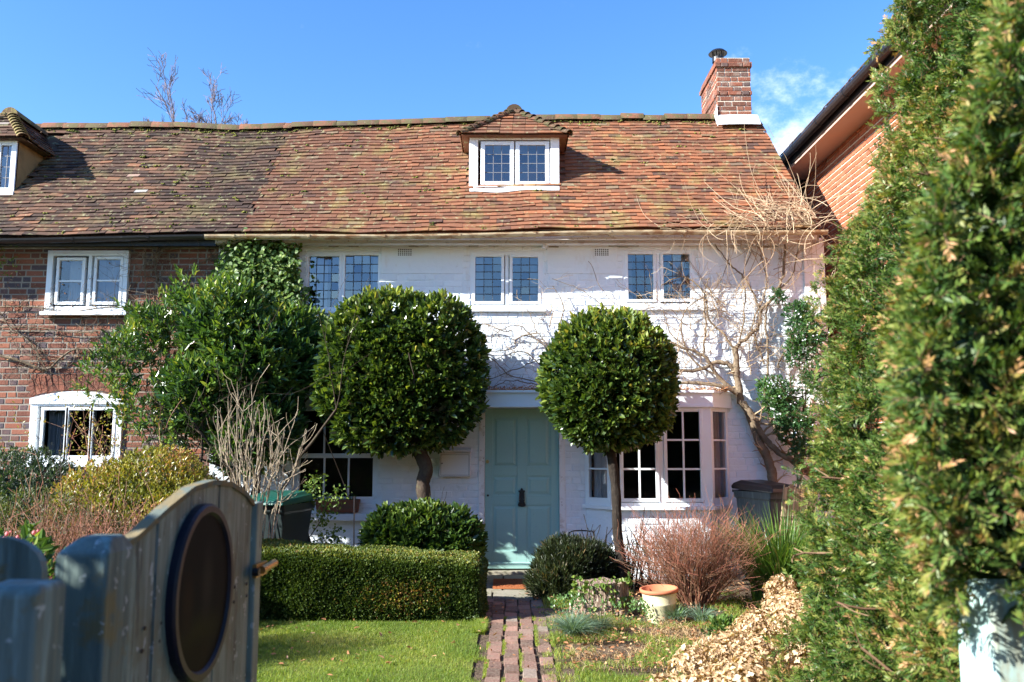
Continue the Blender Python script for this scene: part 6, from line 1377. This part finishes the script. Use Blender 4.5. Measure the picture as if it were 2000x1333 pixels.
for (s_, z_, ry_, rz_, col, soft) in ((-.02, -.10, .13, .045, (.022, .024, .010), .5), (-.10, -.02, .035, .07, (.020, .014, .011), .6), (.02, .02, .035, .085, (.026, .024, .022), .0), (.0, -.16, .05, .035, (.020, .016, .011), .6), (-.04, -.155, .09, .05, (.012, .012, .008), .5)):
    c_ = cS + d * s_; sb = nd(pt, 'ShaderNodeVectorMath', operation='SUBTRACT'); sb.inputs[1].default_value = (c_.x, c_.y, cS.z + z_); dv = nd(pt, 'ShaderNodeVectorMath', operation='DIVIDE'); dv.inputs[1].default_value = (1.0, ry_, rz_)
    ln = nd(pt, 'ShaderNodeVectorMath', operation='LENGTH'); mr = nd(pt, 'ShaderNodeMapRange'); mr.inputs[1].default_value = 1.6; mr.inputs[2].default_value = soft * .3; mr.interpolation_type = 'SMOOTHSTEP'; mx = nd(pt, 'ShaderNodeMix', data_type='RGBA'); mx.inputs[7].default_value = (*col, 1)
    pt.links.new(tcn.outputs['Object'], sb.inputs[0]); pt.links.new(sb.outputs[0], dv.inputs[0]); pt.links.new(dv.outputs[0], ln.inputs[0]); pt.links.new(ln.outputs['Value'], mr.inputs[0]); pt.links.new(mr.outputs[0], mx.inputs[0]); pt.links.new(cur, mx.inputs[6]); cur = mx.outputs[2]
pt.links.new(cur, bs.inputs['Base Color'])
g = Geo(); r_ = oval(RX - .026, RZ - .026, .016); g.add([tuple(p) for p in r_] + [tuple(cS + nr * .016)], t=[(i, (i + 1) % n, n) for i in range(n)]); g.build('plate', pm, so)
# fence on the far left
fe = thing('fence', 'teal fence of round topped board and square post at the left corner', 'fence')
g = Geo(); Y = 1.55; x1 = P(80, 1150, Y).x; zt = P(20, 1050, Y).z
poly = [Vector((x1 - .16, Y, 0)), Vector((x1 - .16, Y, zt - .06))] + [Vector((x1 - .08 + .08 * math.cos(a), Y, zt - .06 + .06 * math.sin(a))) for a in np.linspace(math.pi * .97, .03, 12)] + [Vector((x1, Y, 0))]
g.prism(poly, (0, .02, 0)); g.build('board', M['teal_post'], fe, bevel=.003)
wpost(P(-60, 1200, 1.32).x, P(70, 1200, 1.32).x, 1.32, 1.41, P(30, 1138, 1.36).z, M['teal_post'], fe, .012, 'fence_post')
g = Geo(); g.box(-3.2, -1.0, 1.56, 1.60, .9, 1.0); g.build('rail', M['teal_post'], fe)
g = Geo(); g.box(-3.2, -1.03, 1.5, 1.53, .1, 1.15); g.build('fence_panel', M['teal_post'], fe)
# right gate post
gp2 = thing('gate_post', 'pale sunlit teal gate post under the overhanging yew at bottom right', 'gate post', 'wooden gate posts')
xa = .93; wpost(xa, xa + .14, 1.72, 1.86, 1.23, M['teal_pale'], gp2, .02)

# ================================================================== TREES BEYOND
t = thing('bare_tree', 'bare tree tips showing above the brown roof ridge', 'tree'); g = Geo(); Yt = 21.0
for (px, top, ln_) in ((345, 150, 1.75), (430, 185, 1.45), (400, 200, 1.1), (285, 215, .9), (480, 225, .8), (370, 200, 1.2)):
    e = P(px, 290, Yt); e.z -= .4
    grow(g, e, (.12 if px == 350 else 0, 0, 1), ln_, .03, 3, 5, .42, .55, .13, .05, 7, 4, .006)
    g.tube([(P(380, 300, Yt).x, Yt, 5), tuple(e)], .05, 5)
g.build('branch', M['bare_twig'], t)
g = Geo(); g.tube([(P(380, 300, Yt).x, Yt, 0), (P(380, 300, Yt).x, Yt, 5.2)], [.2, .12], 10); g.build('trunk', M['bark'], t)
# trees and hedge across the lane behind the viewpoint (they darken the low window reflections)
g = Geo(); n = 26000; C = np.stack([rng.uniform(-26, 26, n), -12 + rng.normal(size=n) * .6, rng.uniform(0, 1, n) ** .8], 1); C[:, 2] *= 4.6 + 1.6 * np.array([mn.noise(Vector((x * .3, 0, 0))) for x in C[:, 0]])
leaves(g, C, rdir(n), rdir(n), .42, .34, rng.random(n)); stuff(g.build('roadside_hedge', M['laurel'], None), 'dark hedge and trees across the lane', 'hedge')
# unseen hedge added left of the gate, outside the frame, to shade the gate
g = Geo(); n = 15000; C = np.stack([rng.uniform(-4.6, -1.2, n), rng.uniform(.55, 1.3, n), rng.uniform(0, 2.3, n)], 1); leaves(g, C, rdir(n), rdir(n), .09, .05, rng.random(n)); tag(g.build('gate_shade_hedge', M['yew'], None), 'unseen hedge added left of the gate to shade it', 'hedge')
print('scene built', len(bpy.data.objects))
